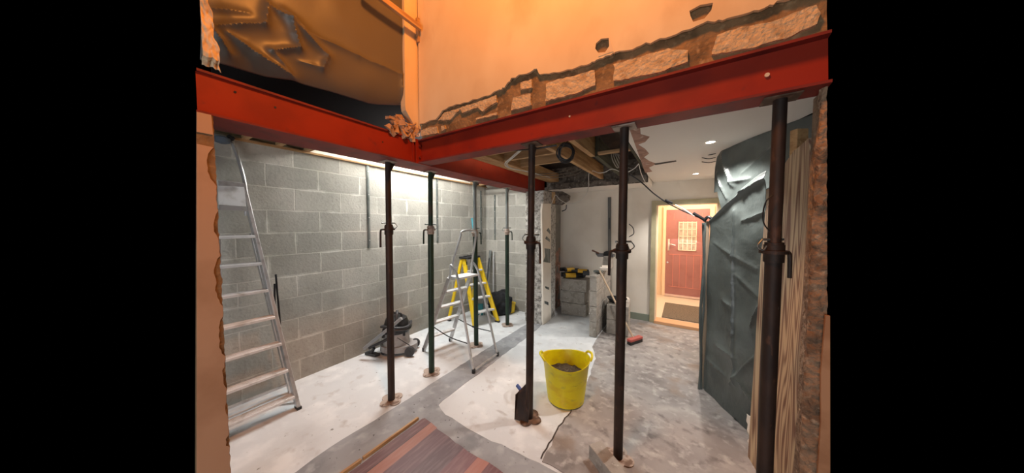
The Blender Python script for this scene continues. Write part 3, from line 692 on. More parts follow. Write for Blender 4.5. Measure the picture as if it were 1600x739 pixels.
# ============================================================ VACUUM CLEANER
vc = V((-3.06, 2.02, 0)); t = thing('vacuum_cleaner', 'grey drum vacuum cleaner with black head parked against the block wall', 'vacuum cleaner', vc)
ux = _R; uy = V((-_R.y, _R.x, 0))
def W(a, b_, c_): return vc + ux * a + uy * b_ + V((0, 0, c_))
b = MB()
pts = [W(-.21 + 0 * k, 0, .05) for k in range(0)]
pl = []
for k in range(40):
    th = 2 * pi * k / 40; rx_ = .20 + (.06 if cos(th) > 0 else 0) * cos(th); pl.append(W(rx_ * cos(th), .17 * sin(th), .045))
b.slab(pl, (0, 0, .07)); b.build('base', M_gryp, t, True)
MB().lathe(W(0, 0, 0), [(.155, .10), (.158, .14), (.150, .26), (.146, .275)], 36).build('drum', M_gryp, t, True)
b = MB().lathe(W(0, 0, 0), [(.158, .272), (.165, .285), (.165, .31), (.150, .32), (.145, .38), (.125, .44), (.08, .465), (.02, .47)], 36); b.build('motor_head', M_blk, t, True)
MB().tube([W(-.1, -.02, .46), W(-.08, -.02, .50), W(.05, -.02, .505), W(.08, -.02, .46)], .012).build('carry_handle', M_blk, t, True)
for sy in (-.14, .10):
    q = W(.20 + .02 * (sy < 0), sy, .064); MB().cyl(q - uy * .02, q + uy * .02, .058, n=28).cyl(q - uy * .024, q + uy * .024, .02, n=14).build('wheel', M_dkrub, t, True)
for sy in (-.09, .09): q = W(-.13, sy, .03); MB().cyl(q - uy * .012, q + uy * .012, .025, n=14).build('castor', M_blk, t, True)
for s_ in (-1, 1): MB().box(W(.13 * s_, -.085, .27), (.03, .02, .06), YAW, .004).build('clip', M_blk, t)
hp = [W(-.10, -.15, .24)]
for k in range(22):
    th = -2.2 + k * .42; hp.append(W(.172 * cos(th) * (1 + .04 * sin(k)), .165 * sin(th), .31 + .02 * sin(k * .9) + k * .003))
MB().tube(hp, .016, n=8, sub=3).build('hose', M_dkrub, t, True)
MB().tube([W(-.31, -.20, .13), W(.15, -.20, .50)], .020, n=12, smooth=False).build('wand', mat('grey_wand', (150, 152, 154), .4, .2), t, True)
MB().tube([W(-.30, -.10, .09), W(.02, -.16, .28), W(.05, -.10, .50), W(.02, -.02, .53)], .018, n=12).build('wand', M_dkrub, t, True)
MB().tube([W(.08, -.17, .25), W(.16, -.17, .2), W(.22, -.14, .14)], .005).build('power_cable', M_blk, t, True)
b = MB().slab([W(-.36, -.10, .003), W(-.20, -.16, .003), W(-.16, -.12, .003), W(-.33, -.04, .003)], (0, 0, .03)); b.tube([W(-.27, -.11, .03), W(-.23, -.12, .10)], .018); b.build('floor_head', M_dkrub, t)

# ============================================================ THINGS ALONG THE END OF THE BAY
# leaning timbers in the corner
t = thing('spirit_level', 'long grey metal level leaning in the corner of the block walls', 'level', (-3.12, 4.0, 0))
MB().bar((-3.20, 4.00, .005), (-3.22, 4.21, 1.12), .05, .025, ux, .003).build('frame', M_galv, t)
MB().bar((-3.205, 4.03, .25), (-3.217, 4.165, .97), .018, .02, ux).build('groove', M_dkrub, t)
tag(MB().bar((-3.10, 4.13, .005), (-3.15, 4.225, 1.10), .03, .02, ux, .002).build('metal_rule', M_alu), 'slim aluminium rule leaning beside the grey level in the corner', 'rule')
t = thing('spirit_level', 'teal-ended level leaning on the block wall behind the third prop', 'level', (-3.2, 3.6, 0))
p0, p1 = at_x(757, 492, -3.0), at_x(737.5, 341, -3.335); p0 = at_z(757, 492, .01)
MB().bar(p0, p1, .045, .025, uy, .003).build('body', M_galv, t)
MB().bar(p1.lerp(p0, .22), p1 + (p1 - p0) * .001, .055, .032, uy, .004).build('end_grip', M_teal, t)
# black jacket heaped over a yellow bucket
c = V((-2.83, 3.98, 0)); t = thing('yellow_bucket', 'yellow bucket half hidden under the black jacket near the end prop', 'bucket', V((-2.68, 4.10, 0)))
MB().lathe((-2.68, 4.10, 0), [(.085, .005), (.10, .17), (.105, .175)], 28).build('body', M_yel, t, True)
b = MB()
bmesh.ops.create_icosphere(b.bm, subdivisions=5, radius=1)
for v in b.bm.verts:
    p = v.co.copy(); r = 1 + .16 * noise.noise(p * 2.2) + .10 * abs(noise.noise(p * 5)) + .04 * noise.noise(p * 12)
    v.co = V((p.x * .21 * r, p.y * .17 * r, max(p.z, -.75) * .19 * r)); v.co.rotate(Matrix.Rotation(YAW, 3, 'Z'))
    v.co += V((-2.79, 3.93, .235 + .05 * noise.noise(V((p.x * 2, 0, 0)))))
    if v.co.z < .0: v.co.z = .004
for i, v in enumerate(b.bm.verts):
    if v.co.z < .16: v.co.z = max(.004, v.co.z - .10)
j = b.build('jacket', M_blkfab, None, True); tag(j, 'crumpled black jacket heaped in the corner of the block bay', 'jacket')
tag(MB().box((-3.03, 3.66, .109), (.10, .03, .21), .5, .008).build('plastic_case', M_teal), 'small teal case standing behind the yellow stepladder', 'case')

# galvanised wall starter strips on the block walls
for i, (y, z0, z1, lb) in enumerate(((1.855, 1.33, 2.395, 'galvanised strip fixed to the block wall left of the first prop'), (2.975, 1.34, 2.40, 'galvanised strip on the block wall just right of the green prop'), (4.085, 1.33, 2.30, 'galvanised strip on the block wall nearest the inner corner'))):
    t = thing('wall_strip', lb, 'metal strip', (-3.355, y, z0), 'galvanised wall strips')
    MB().span((-3.360, y - .017, z0), (-3.350, y + .017, z1)).span((-3.350, y - .006, z0 + .02), (-3.344, y + .006, z1)).build('strip', M_galv, t)
    for k in range(4): MB().cyl((-3.344, y, z0 + .1 + k * (z1 - z0 - .2) / 3), (-3.340, y, z0 + .1 + k * (z1 - z0 - .2) / 3), .008, n=8).build('screw', M_alu, t)
t = thing('wall_strip', 'galvanised strip on the short end block wall', 'metal strip', (-3.13, 4.24, 1.33), 'galvanised wall strips')
MB().span((-3.150, 4.240, 1.33), (-3.116, 4.250, 2.22)).build('strip', M_galv, t)
for k in range(4): MB().cyl((-3.133, 4.240, 1.43 + k * .23), (-3.133, 4.235, 1.43 + k * .23), .008, n=8).build('screw', M_alu, t)
# short joists of the bay ceiling
for i, y in enumerate((.74, .98, 1.21, 3.80, 4.05)):
    tag(MB().span((-3.36, y - .022, 2.394), (-2.43, y + .022, 2.4245)).build('bay_joist', M_timx), ['short timber joist at the head of the tall left ladder', 'short timber joist above the bay, second from the left pier', 'short timber joist at the left end of the bright rooflight', 'short timber joist at the far end of the rooflight', 'short timber joist nearest the end block wall'][i], 'joist', 'joists over the side bay')

# ============================================================ CEILING OPENING: joists and cables
def joist(x0, x1, y0, y1, m, lb, z0=2.33, z1=2.53, nm='ceiling_joist'):
    return tag(MB().span((x0, y0, z0), (x1, y1, z1), .002).build(nm, m), lb, 'joist' if nm == 'ceiling_joist' else 'timber')


joist(-1.98, -1.80, 1.95, 4.27, M_timber, 'wide softwood joist alongside the long red beam', 2.36, 2.50)
joist(-1.09, -1.045, 1.90, 4.22, M_timber, 'softwood joist behind the black cable coil, its left one of the pair')
joist(-.83, -.78, 1.90, 2.80, M_timber, 'short softwood joist right of the black cable coil')
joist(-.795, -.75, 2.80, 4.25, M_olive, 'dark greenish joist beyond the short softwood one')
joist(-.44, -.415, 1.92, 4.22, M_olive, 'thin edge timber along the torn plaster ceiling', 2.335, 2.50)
for i, (y, m) in enumerate(((2.30, M_timx), (2.62, M_timx), (3.00, M_timx))):
    joist(-1.80, -1.09, y, y + .045, m, ['nearest cross noggin between the softwood joists', 'middle cross noggin between the softwood joists', 'farthest cross noggin between the softwood joists'][i], 2.38, 2.53, 'cross_noggin')
joist(-.75, -.44, 2.78, 2.84, M_timx, 'thin noggin beside the bundle of grey cables', 2.345, 2.37, 'cross_noggin')
tag(MB().slab([(-.68, 4.24, 2.245), (-.455, 4.24, 2.245), (-.455, 4.24, 2.335), (-.68, 4.24, 2.335)], (0, -.03, 0)).build('edge_board', mat('weathered_board', (136, 128, 118), .9)), 'short weathered board at the far right corner of the opening', 'board')
# black coil
t = thing('cable_coil', 'coil of black cable hanging under the opened ceiling', 'cable', at_y(885, 222, 1.83))
cc = at_y(884, 238, 1.86); rnd = random.Random(3)
for k in range(6):
    pts = []; ox, oz = rnd.uniform(-.012, .012), rnd.uniform(-.012, .012); r1, r2 = rnd.uniform(.045, .062), rnd.uniform(.05, .068)
    for j in range(17):
        th = 2 * pi * j / 16; pts.append(cc + _R * (ox + r1 * cos(th)) + V((0, 0, oz + r2 * sin(th))) + uy * (.008 * k - .02 + .006 * sin(th * 2 + k)))
    MB().tube(pts, .0045, n=6, sub=3).build('loop', M_blk, t, True)
MB().tube([cc + V((0, 0, .05)), cc + V((.01, .02, .11)), cc + V((.0, .05, .20))], .0045, n=6).build('tail', M_blk, t, True)
tag(MB().tube([at_z(772, 240, 2.31), at_z(790, 236, 2.27), at_y(830, 233, 1.80), at_y(870, 227, 1.83)], .006).build('black_cable', M_blk, None, True), 'black cable crossing under the joists to the hanging coil', 'cable')
def wire(pts, r, m, lb, nm='white_cable'): return tag(MB().tube(pts, r, n=6).build(nm, m, None, True), lb, 'cable')


for k, o_ in enumerate((0, 3)):
    wire([at_y(818 + o_, 229, 1.95), at_y(800 + o_, 245, 2.1), at_y(789 + o_, 256, 2.3), at_y(797 + o_, 263, 2.6), at_y(822 + o_, 268, 3.1), at_y(856 + o_, 277, 3.9)], .006, M_wire, ['left one of two white cables bent over behind the cross beam', 'right one of two white cables bent over behind the cross beam'][k])
wire([at_z(920, 305, 2.20) if False else at_y(920, 290, 4.2), at_y(920, 272, 4.0), at_y(926, 267, 3.6), at_y(935, 270, 3.4), at_y(945, 269, 3.3), at_y(957, 264, 3.3), at_y(975, 270, 3.2), at_y(990, 264, 3.1), at_y(998, 256, 3.0)], .005, M_wire, 'thin white cable drooping along the back of the ceiling opening')
wire([at_y(920, 290, 4.2), at_y(916, 303, 4.2), at_y(904, 315, 4.2), at_y(888, 318, 4.15), at_y(875, 312, 4.1), at_y(868, 305, 4.1), at_y(862, 318, 4.1)], .005, M_wire, 'white cable looping down onto the broken wall end')
wire([at_y(998, 256, 3.0), at_y(1003, 274, 3.6), at_y(1013, 292, 4.3), at_y(1030, 308, 4.8)], .004, M_wire, 'thin white cable hanging from the torn ceiling towards the door')
for k in range(4):
    wire([at_y(955 + 3 * k, 240, 2.9), at_y(958 + 4 * k, 252, 2.9), at_y(966 + 3 * k, 262, 3.0), at_y(970 + 2 * k, 244 + 3 * k, 2.95), at_y(960 + 3 * k, 241, 2.9)], .006, mat('grey_flex', (140, 132, 122), .6), ['grey cable loop %s beside the dark noggin' % s for s in ('at the left of the bundle', 'second in the bundle', 'third in the bundle', 'at the right of the bundle')][k], 'grey_cable')
for k in range(3):
    wire([at_y(835, 272 + 2 * k, 3.4), at_y(865, 270 + 4 * k, 3.7), at_y(900, 262 + 5 * k, 4.0), at_y(912, 258 + 3 * k, 4.1)], .006, mat('dusty_flex', (120, 108, 96), .7), ['highest dusty cable lying along the broken wall head', 'middle dusty cable lying along the broken wall head', 'lowest dusty cable lying along the broken wall head'][k], 'grey_cable')
t = thing('black_cable', 'black cable with taped joints slung from the opening to the wrapped post', 'cable', at_y(983, 272, 2.6))
MB().tube([at_y(983, 272, 2.6), at_y(1000, 283, 2.75), at_y(1020, 301, 2.9), at_y(1038, 314, 3.0), at_y(1052, 322, 3.05), at_y(1075, 333, 3.08), at_y(1098, 342, 3.1)], .006, n=6).build('sheath', M_blk, t, True)
MB().tube([at_y(1055, 320, 3.05), at_y(1070, 328, 3.08), at_y(1085, 338, 3.08)], .006, n=6).build('core', M_wire, t, True, label='pale wire beside the black sheath')
MB().tube([at_y(1040, 313, 3.0), at_y(1050, 317, 3.05)], .011, n=8, smooth=False).tube([at_y(1083, 333, 3.08), at_y(1100, 343, 3.1)], .014, n=8, smooth=False).build('tape', M_blk, t, True)
tag(MB().slab([at_z(1022, 256, 2.316), at_z(1056, 251, 2.316), at_z(1057, 252.5, 2.316), at_z(1024, 258, 2.316)], (0, 0, .003)).build('plaster_crack', M_crack), 'dark crack running right from the torn ceiling plaster', 'crack')
# downlights
for i, (x, y) in enumerate(((.178, 2.811), (.129, 4.417))):
    t = thing('downlight', ['recessed round ceiling light near the cross beam, lit', 'recessed round ceiling light near the doorway, lit'][i], 'ceiling light', (x, y, 2.32), 'recessed ceiling lights')
    b = MB(); b.lathe((x, y, 0), [(.030, 2.3185), (.044, 2.3155), (.046, 2.3195)], 28, cap0=False, cap1=False); b.build('rim', M_chrome, t, True)
    MB().lathe((x, y, 0), [(.031, 2.3175), (.01, 2.3165)], 24).build('lens', M_spot, t)

# broken unit at the head of the wall end
t = thing('wall_stub', 'lump of broken grey masonry boxing at the head of the wall end', 'masonry', (-1.8, 4.2, 1.95))
b = MB().slab([at_y(861, 299, 4.20), at_y(879, 299, 4.20), at_y(890, 305, 4.2), at_y(889, 312, 4.2), at_y(877, 320, 4.2), at_y(861, 319, 4.2)], (-.02, .10, 0)); b.build('block', M_rubble, t)
MB().slab([at_y(861, 300, 4.185), at_y(867, 300, 4.185), at_y(867, 318, 4.185), at_y(861, 318, 4.185)], (0, .02, 0)).build('timber_edge', M_timber, t)
MB().tube([at_y(885, 320, 4.2), at_y(884, 327, 4.2), at_y(878, 330, 4.2)], .008).build('cable_stub', M_blk, t, True)

# ============================================================ BLOCKS, BROOM, TOOLS IN THE ALCOVE
def block(c, d, rot, lb, grp, amp=.0):
    b = MB().box(c, d, rot, .004); return tag(b.build('concrete_block', M_blkc), lb, 'concrete block', grp)


sx = V((-1.63, 4.62, 0)); rt = .12
names = ['bottom', 'middle', 'top']
for i in range(3):
    for jn in range(2):
        c = sx + V((.0 + [0, -.02, .01][i], jn * .15 + .0, .113 + i * .219)); c.rotate(Matrix.Identity(3))
        block(c, (.44, .145, .213), [.10, .06, .10][i], '%s concrete block in the %s row of the tool-topped stack by the wall end' % (names[i], 'front' if jn == 0 else 'rear'), 'stacked blocks under the power tools')
# stub wall of blocks
for i in range(4):
    for jn in range(2):
        y0 = 3.81 + jn * .445
        block(V((-1.065, y0 + .22, .1125 + i * .2235)), (.10, .435, .2165), 0, '%s of the four courses in the thin stub wall, %s' % (['lowest block', 'second block', 'third block', 'top block'][i], 'end nearest the room' if jn == 0 else 'end nearest the far wall'), 'blocks of the thin stub wall')
block(V((-1.04, 4.62, 1.005)), (.10, .30, .215), 0, 'single raised block on the back of the thin stub wall', 'blocks of the thin stub wall')
for i in range(2):
    block(V((-.80, 4.28, .117 + i * .219)), (.30, .44, .213), .1, ['lower block of the pair right of the thin stub wall', 'upper block of the pair right of the thin stub wall'][i], 'pair of blocks with the black bowl')
t = thing('black_bowl', 'shallow black rubber bowl lying on the pair of blocks', 'bowl', (-.80, 4.2, .45))
MB().lathe((-.82, 4.22, 0), [(.09, .452), (.13, .52), (.135, .52), (.125, .51), (.085, .47)], 28, 1.1, .9, cap1=True).build('body', M_blkfab, t, True)
tag(MB().box((-.76, 4.42, .46), (.16, .14, .05), .3, .01).rough(.006, 20).build('plaster_lump', M_wbag), 'white plaster lump behind the black bowl', 'lump')
for i, (x, y, z, dx) in enumerate(((-1.06, 4.02, .925, .13), (-1.02, 4.15, .93, .16), (-1.05, 4.28, .935, .14))):
    tag(MB().box((x + (.02 if i else 0), y + .05, z + (0 if i == 0 else .02)), (dx, .11, .05 if i else .03), .3 * i, .012).rough(.006, 25).build('plaster_lump', M_wbag if i else M_galv), ['grey trowel-shaped lump at the near end of the stub wall', 'white plaster lump on top of the stub wall', 'white plaster lump farthest back on the stub wall'][i], 'lump')
# tray with tools on the raised block
t = thing('tool_tray', 'dark tray with a wooden-handled tool on the raised block', 'tray', (-1.02, 4.6, 1.12))
MB().slab([at_y(930, 396, 4.45), at_y(958, 398, 4.6), at_y(958, 402, 4.6), at_y(934, 401, 4.45)], (0, .14, 0)).build('board', M_dkrub, t)
MB().tube([at_y(925, 391, 4.42), at_y(936, 396, 4.45)], .014, smooth=False).build('handle', mat('dark_wood_handle', (86, 56, 44), .6), t, True)
MB().lathe(at_y(950, 396, 4.55), [(.07, -.01), (.06, .02), (.03, .04), (.01, .045)], 16, 1.1, .8).build('lump', M_blk, t, True)
t = thing('spirit_level', 'tall dark level standing upright against the white far wall', 'level', (-1.09, 4.9, 1.1))
MB().bar((-1.075, 4.93, 0.01), (-1.115, 4.945, 2.12), .055, .024, (1, 0, 0), .006).build('body', mat('dark_metal_level', (104, 102, 98), .5, .3), t)
MB().bar((-1.10, 4.915, 1.55), (-1.105, 4.92, 1.75), .02, .01, (1, 0, 0)).build('slot', M_dkrub, t)
# broom
t = thing('broom', 'broom with pale wooden handle leaning on the stub wall, red head down', 'broom', (-.52, 3.9, 0))
p0 = V((-.545, 3.93, .075)); p1 = V((-1.035, 4.01, .955))
MB().tube([p0, p1], .0125, n=10, smooth=False).build('handle', mat('pale_handle', (196, 172, 146), .6), t, True)
hd = Matrix.Rotation(radians(62), 3, 'Z')
MB().box((-.52, 3.93, .063), (.26, .07, .04), hd, .012).build('head', M_pink, t)
MB().box((-.52, 3.93, .024), (.25, .062, .046), hd, .004).build('bristles', M_blk, t)
# power tools on the block stack
def drill(c, r, lb, s=1.0):
    M = Matrix.Rotation(r, 3, 'Z'); t = thing('power_tool', lb, 'power tool', c, 'power tools on the block stack')
    def Q(x, y, z): return c + M @ (V((x, y, z)) * s)
    MB().tube([Q(-.10, 0, .05), Q(.06, 0, .05)], .036 * s, n=16, smooth=False).build('motor_body', M_toolyel, t, True)
    MB().cyl(Q(.06, 0, .05), Q(.12, 0, .05), .03 * s, .018 * s).cyl(Q(.12, 0, .05), Q(.17, 0, .05), .02 * s, .016 * s).build('chuck', M_blk, t, True)
    MB().tube([Q(-.06, 0, .04), Q(-.075, .06, .035), Q(-.08, .11, .035)], .022 * s, n=12).build('grip', M_blk, t, True)
    MB().box(Q(-.08, .14, .04), (.11 * s, .05 * s, .07 * s), M, .008).build('battery', M_blk, t)
    MB().cyl(Q(-.13, 0, .05), Q(-.10, 0, .05), .03 * s, .035 * s).build('end_cap', M_blk, t, True)
    return t


ct = V((-1.64, 4.60, .665))
drill(ct + V((-.02, -.04, .0)), YAW + .05, 'yellow and black power tool lying lowest on the block stack', 1.15)
drill(ct + V((.13, .03, .09)), YAW + 2.9, 'black-backed power tool at the right of the block stack')
drill(ct + V((-.06, .02, .10)), YAW + .4, 'yellow and black power tool perched topmost on the block stack', 1.0)
b = MB().box(ct + V((.0, .17, .065)), (.34, .13, .12), .05, .03); bmesh.ops.subdivide_edges(b.bm, edges=b.bm.edges[:], cuts=2, use_grid_fill=True); b.rough(.02, 9)
tag(b.build('tool_bag', M_blkfab, None, True), 'soft black tool bag among the power tools', 'bag')

# ============================================================ TUB, DUSTPAN, NEAR BLOCK, BATTENS
tc_ = V((-.885, 2.30, .004)); t = thing('builders_tub', 'yellow flexible tub of rubble between the two dark props', 'tub', tc_)
b = MB(); N_ = 64
prof = [(.02, .006), (.145, .006), (.158, .02), (.178, .18), (.202, .37), (.207, .385), (.213, .388), (.213, .378), (.206, .37), (.184, .18), (.166, .014), (.15, 0), (.02, 0)]
b.lathe((0, 0, 0), prof, N_)
for v in b.bm.verts:
    k = max(0, v.co.z / .385); a_ = math.atan2(v.co.y, v.co.x) - YAW
    v.co *= 1 + .0 * k
    v.co.z += k ** 3 * .018 * cos(2 * a_)
    v.co.x *= 1 + .03 * k * cos(2 * a_); v.co += tc_
b.build('body', M_tub, t, True)
for sgn in (-1, 1):
    u = _R * sgn; vv = uy
    c = tc_ + V((0, 0, .395))
    MB().tube([c + u * .205 + vv * .075, c + u * .222 + vv * .06 + V((0, 0, .025)), c + u * .238 + V((0, 0, .035)), c + u * .222 - vv * .06 + V((0, 0, .025)), c + u * .205 - vv * .075], .011, n=10).build('handle', M_tub, t, True)
b = MB(); b.grid(lambda u, v: tc_ + V(((.19 * u) * cos(2 * pi * v), (.19 * u) * sin(2 * pi * v), .235 + .03 * (1 - u) + .018 * noise.noise(V((u * cos(6.283 * v) * 5, u * sin(6.283 * v) * 5, 0))))), 24, 60)
rb_ = b.build('rubble_fill', M_rub, None, True); tag(rb_, 'dark heap of rubble and dust inside the yellow tub', 'rubble'); rb_['kind'] = 'stuff'

t = thing('dustpan', 'dark metal shovel pan with blue grip leaning on the prop left of the yellow tub', 'dustpan', (-1.12, 1.80, 0))
P0, P1, P2, P3 = at_z(804, 655, .004), at_z(829, 661, .004), at_y(829, 590, 1.86), at_y(810, 613, 1.90)
P1 = V((-1.045, 1.835, .004))
b = MB(); q0 = at_z(804, 655, .004); q1 = at_z(826, 662, .004)
d_ = (q1 - q0).normalized(); nrm = V((-d_.y, d_.x, 0))
s0 = q0; s1 = q0 + d_ * .12
tl0 = q0 + nrm * .05 + V((0, 0, .20)) + d_ * .005; tl1 = s1 + nrm * .05 + V((0, 0, .26)) + d_ * .02; tm = q0 + nrm * .08 + d_ * .125 + V((0, 0, .335)); tl2 = q0 + nrm * .075 + d_ * .09 + V((0, 0, .30))
b.slab([s0, s1, tl1, tm, tl2, tl0], nrm * .004)
b.build('pan', M_rust, t)
b = MB(); b.slab([s0, tl0, tl0 - nrm * .045 + V((0, 0, .01)), s0 - nrm * .004], d_ * .004); b.slab([s1, tl1, tl1 - nrm * .045 + V((0, 0, .01)), s1 - nrm * .004], -d_ * .004); b.build('side', M_rust, t)
hc = at_plane(806, 605, tl0 + nrm * .04, nrm)
MB().tube([hc + nrm * .03 - d_ * .0, hc + d_ * .07 - nrm * .01 - V((0, 0, .025))], .015, n=14, smooth=False).build('grip', M_blue, t, True)

b0 = V((-.511, 1.786, 0)); dirn = V((.163, -.125, 0)).normalized(); per = V((dirn.y * -1, dirn.x, 0))
cc_ = b0 + dirn * .22 + per * .045 + V((0, 0, .055)); ang = math.atan2(dirn.y, dirn.x)
block(cc_, (.44, .10, .10), ang, 'loose grey concrete block on the floor at the foot of the prop, bottom of picture', None)
tag(MB().bar((-1.822, .93, .012), (-1.822, 1.385, .012), .018, .022, (1, 0, 0), .002).build('timber_batten', M_timber), 'thin timber batten edging the dark planks, far piece', 'batten', 'battens edging the plank floor')
tag(MB().bar((-1.826, .60, .012), (-1.820, .915, .012), .020, .022, (1, 0, 0), .002).build('timber_batten', M_timber), 'thin timber batten edging the dark planks, near piece', 'batten', 'battens edging the plank floor')

# ============================================================ POLYTHENE SHEETS
def sheet(name, p0, hd, nrm, s0, s1, bot, top, ridges, m, lb, nu=150, nv=150, belly=0.0, namp=.012, parent=None, curl=0.0):
    """hung sheet: bot/top are functions of s; ridges are (s,z,s,z,amp,width) creases pushed out along nrm"""
    b = MB()
    def f(u, v):
        s = s0 + (s1 - s0) * u; z = bot(s) + (top(s) - bot(s)) * v
        dsp = namp * noise.noise(V((s * 2.2, z * 2.2, 1))) + namp * .5 * noise.noise(V((s * 6, z * 5, 4))) + belly * sin(pi * min(1, v * 1.0)) * sin(pi * u)
        for (a0, b0_, a1, b1, am, wd) in ridges:
            dx, dz = a1 - a0, b1 - b0_; L2_ = dx * dx + dz * dz; k = max(0, min(1, ((s - a0) * dx + (z - b0_) * dz) / L2_))
            px, pz = a0 + dx * k, b0_ + dz * k; d = sqrt((s - px) ** 2 + (z - pz) ** 2)
            dsp += am * exp(-d / wd) * (1 - .4 * abs(2 * k - 1))
        if curl: dsp += curl * exp(-v / .06) * -1
        return V(p0) + V(hd) * s + V(nrm) * dsp + V((0, 0, z))
    b.grid(f, nu, nv)
    o = b.build(name, m, None, True, solid=.0015)
    return tag(o, lb, 'plastic sheet')


def interp(tab):
    def f(s):
        if s <= tab[0][0]: return tab[0][1]
        for (a, b), (c, d) in zip(tab, tab[1:]):
            if s <= c: return b + (d - b) * (s - a) / (c - a)
        return tab[-1][1]
    return f


def u1(ax, ay): p = at_x(300 + ax / 2.842, ay / 2.842, -2.08); return (p.y, p.z)
rid = []
for (a, b_, c, d, am, wd) in ((70, 120, 320, 110, .05, .025), (320, 110, 335, 20, .04, .02), (345, 30, 430, 90, .03, .02), (430, 90, 475, 215, .05, .022), (475, 215, 355, 225, .045, .018), (160, 150, 300, 250, .05, .03), (300, 250, 460, 340, .05, .025), (355, 225, 440, 320, .03, .02),
                              (430, 90, 600, 250, .045, .03), (600, 250, 580, 300, .04, .02), (580, 300, 480, 270, .02, .02), (500, 140, 740, 250, .025, .03), (740, 250, 930, 330, .02, .025), (410, 50, 490, 125, .035, .02), (930, 330, 945, 450, .03, .02), (80, 120, 170, 230, .05, .025), (60, 30, 250, 60, .03, .03)):
    (s_, z_), (s2, z2_) = u1(a, b_), u1(c, d); rid.append((s_, z_, s2, z2_, am, wd))
sheet('polythene_sheet', (-2.10, 0, 0), (0, 1, 0), (1, 0, 0), .318, 1.492, interp([(.31, 2.485), (.376, 2.502), (.578, 2.515), (.703, 2.545), (.92, 2.575), (1.2, 2.60), (1.30, 2.625), (1.492, 2.69)]), lambda s: 3.75, rid, M_polyup, 'glossy brownish polythene sheet hung across the opening above the long beam', 170, 190, .02, .014, curl=.05)
# crumpled paper at the left end of that sheet
def cr2(u, v):
    y = .31 + (.022 + .055 * (1 - v) * (.8 + .4 * noise.noise(V((v * 5, 0, 2))))) * u; z = 2.43 + .36 * v
    return V((-2.03 + .012 * noise.noise(V((y * 40, z * 14, 2))) + .01 * noise.noise(V((y * 90, z * 40, 2))) - (.03 if v < .1 else 0), y + .012 * noise.noise(V((z * 20, 0, 0))) * u, z + .03 * u * noise.noise(V((y * 60, 1, 0)))))
tag(MB().grid(cr2, 16, 60).build('torn_paper', M_paper, None, True, solid=.002), 'torn crumpled lining paper at the left end above the long beam', 'paper')
# rubble at the corner of the upper opening
b = MB(); rnd = random.Random(11)
for k in range(34):
    y = 1.34 + .28 * rnd.random(); z = 2.415 + (.02 + .11 * (1.0 - abs(y - 1.42) * 1.2)) * rnd.random()
    R3 = Matrix.Rotation(rnd.uniform(0, 6), 3, 'X') @ Matrix.Rotation(rnd.uniform(-.6, .6), 3, 'Y') @ Matrix.Rotation(rnd.uniform(-.5, .5), 3, 'Z')
    b.box((-2.075 - .03 * rnd.random(), y, z), (.03 + .03 * rnd.random(), .05 + .06 * rnd.random(), .018 + .03 * rnd.random()), R3)
bmesh.ops.subdivide_edges(b.bm, edges=b.bm.edges[:], cuts=2, use_grid_fill=True); b.rough(.014, 26)
o_ = tag(b.build('plaster_rubble', M_pierpl), 'crumbled plaster rubble on the corner where the two beams meet', 'rubble'); o_['kind'] = 'stuff'
tag(MB().bar(at_x(570, -22, -1.985), at_x(657, 44, -1.985), .03, .045, (1, 0, 0), .003).build('timber_batten', M_timber), 'slanting timber batten at the top left across the plastic sheet', 'batten')
tag(MB().bar(at_x(653, 29, -2.035), at_x(655, 67, -2.035), .03, .035, (1, 0, 0), .003).build('timber_block', M_timber), 'short upright wood block at the end of the slanting batten', 'wood block')

# right-hand sheets
hdv = V((.43, -.78, 0)).normalized(); nv_ = V((-hdv.y * -1, 0, 0)); nv_ = V((-.78, -.43, 0)).normalized()
base = V((.21, 3.158, 0))
def sp(px, py): p = at_plane(px, py, base, nv_); return ((p - base).dot(hdv), p.z)
lowtop = [sp(1109, 346), sp(1125, 330), sp(1140, 316), sp(1160, 296), sp(1172, 285), sp(1190, 272), sp(1206, 264), sp(1216, 262)]
lowbot = [sp(1100, 610), sp(1120, 625), sp(1140, 637), sp(1170, 657)]
rid = []
for q in ((1147, 330, 1148, 600, .034, .014), (1110, 345, 1165, 295, .03, .02), (1160, 300, 1205, 275, .04, .03), (1130, 470, 1145, 480, .02, .012), (1105, 560, 1130, 585, .02, .015), (1140, 600, 1180, 560, .03, .02), (1150, 590, 1185, 640, .025, .02), (1175, 510, 1185, 480, .03, .012), (1115, 380, 1180, 420, .012, .02), (1120, 540, 1150, 560, .02, .02), (1150, 430, 1190, 470, .012, .02), (1160, 345, 1200, 330, .02, .02)):
    (s_, z_), (s2, z2_) = sp(q[0], q[1]), sp(q[2], q[3]); rid.append((s_, z_, s2, z2_, q[4], q[5]))
sheet('polythene_sheet', base, hdv, nv_, lowtop[0][0], .62, lambda s: .004, interp(lowtop), rid, M_poly, 'grey-green polythene sheet hung from head height to the floor beside the wrapped post', 110, 190, .0, .02)
base2 = V((.275, 3.17, 0)); n2 = nv_
def sp2(px, py): p = at_plane(px, py, base2, n2); return ((p - base2).dot(hdv), p.z)
uptop = [sp2(1117, 262), sp2(1120, 245), sp2(1127, 236), sp2(1145, 222), sp2(1165, 212), sp2(1205, 196), sp2(1250, 180), sp2(1286, 166)]
upbot = [sp2(1121, 300), sp2(1128, 335), sp2(1150, 335), sp2(1170, 310), sp2(1210, 290), sp2(1287, 280)]
rid = []
for q in ((1130, 240, 1145, 290, .04, .02), (1122, 270, 1135, 310, .03, .015), (1145, 225, 1200, 205, .02, .02), (1140, 285, 1170, 280, .03, .02), (1160, 270, 1210, 230, .02, .02)):
    (s_, z_), (s2, z2_) = sp2(q[0], q[1]), sp2(q[2], q[3]); rid.append((s_, z_, s2, z2_, q[4], q[5]))
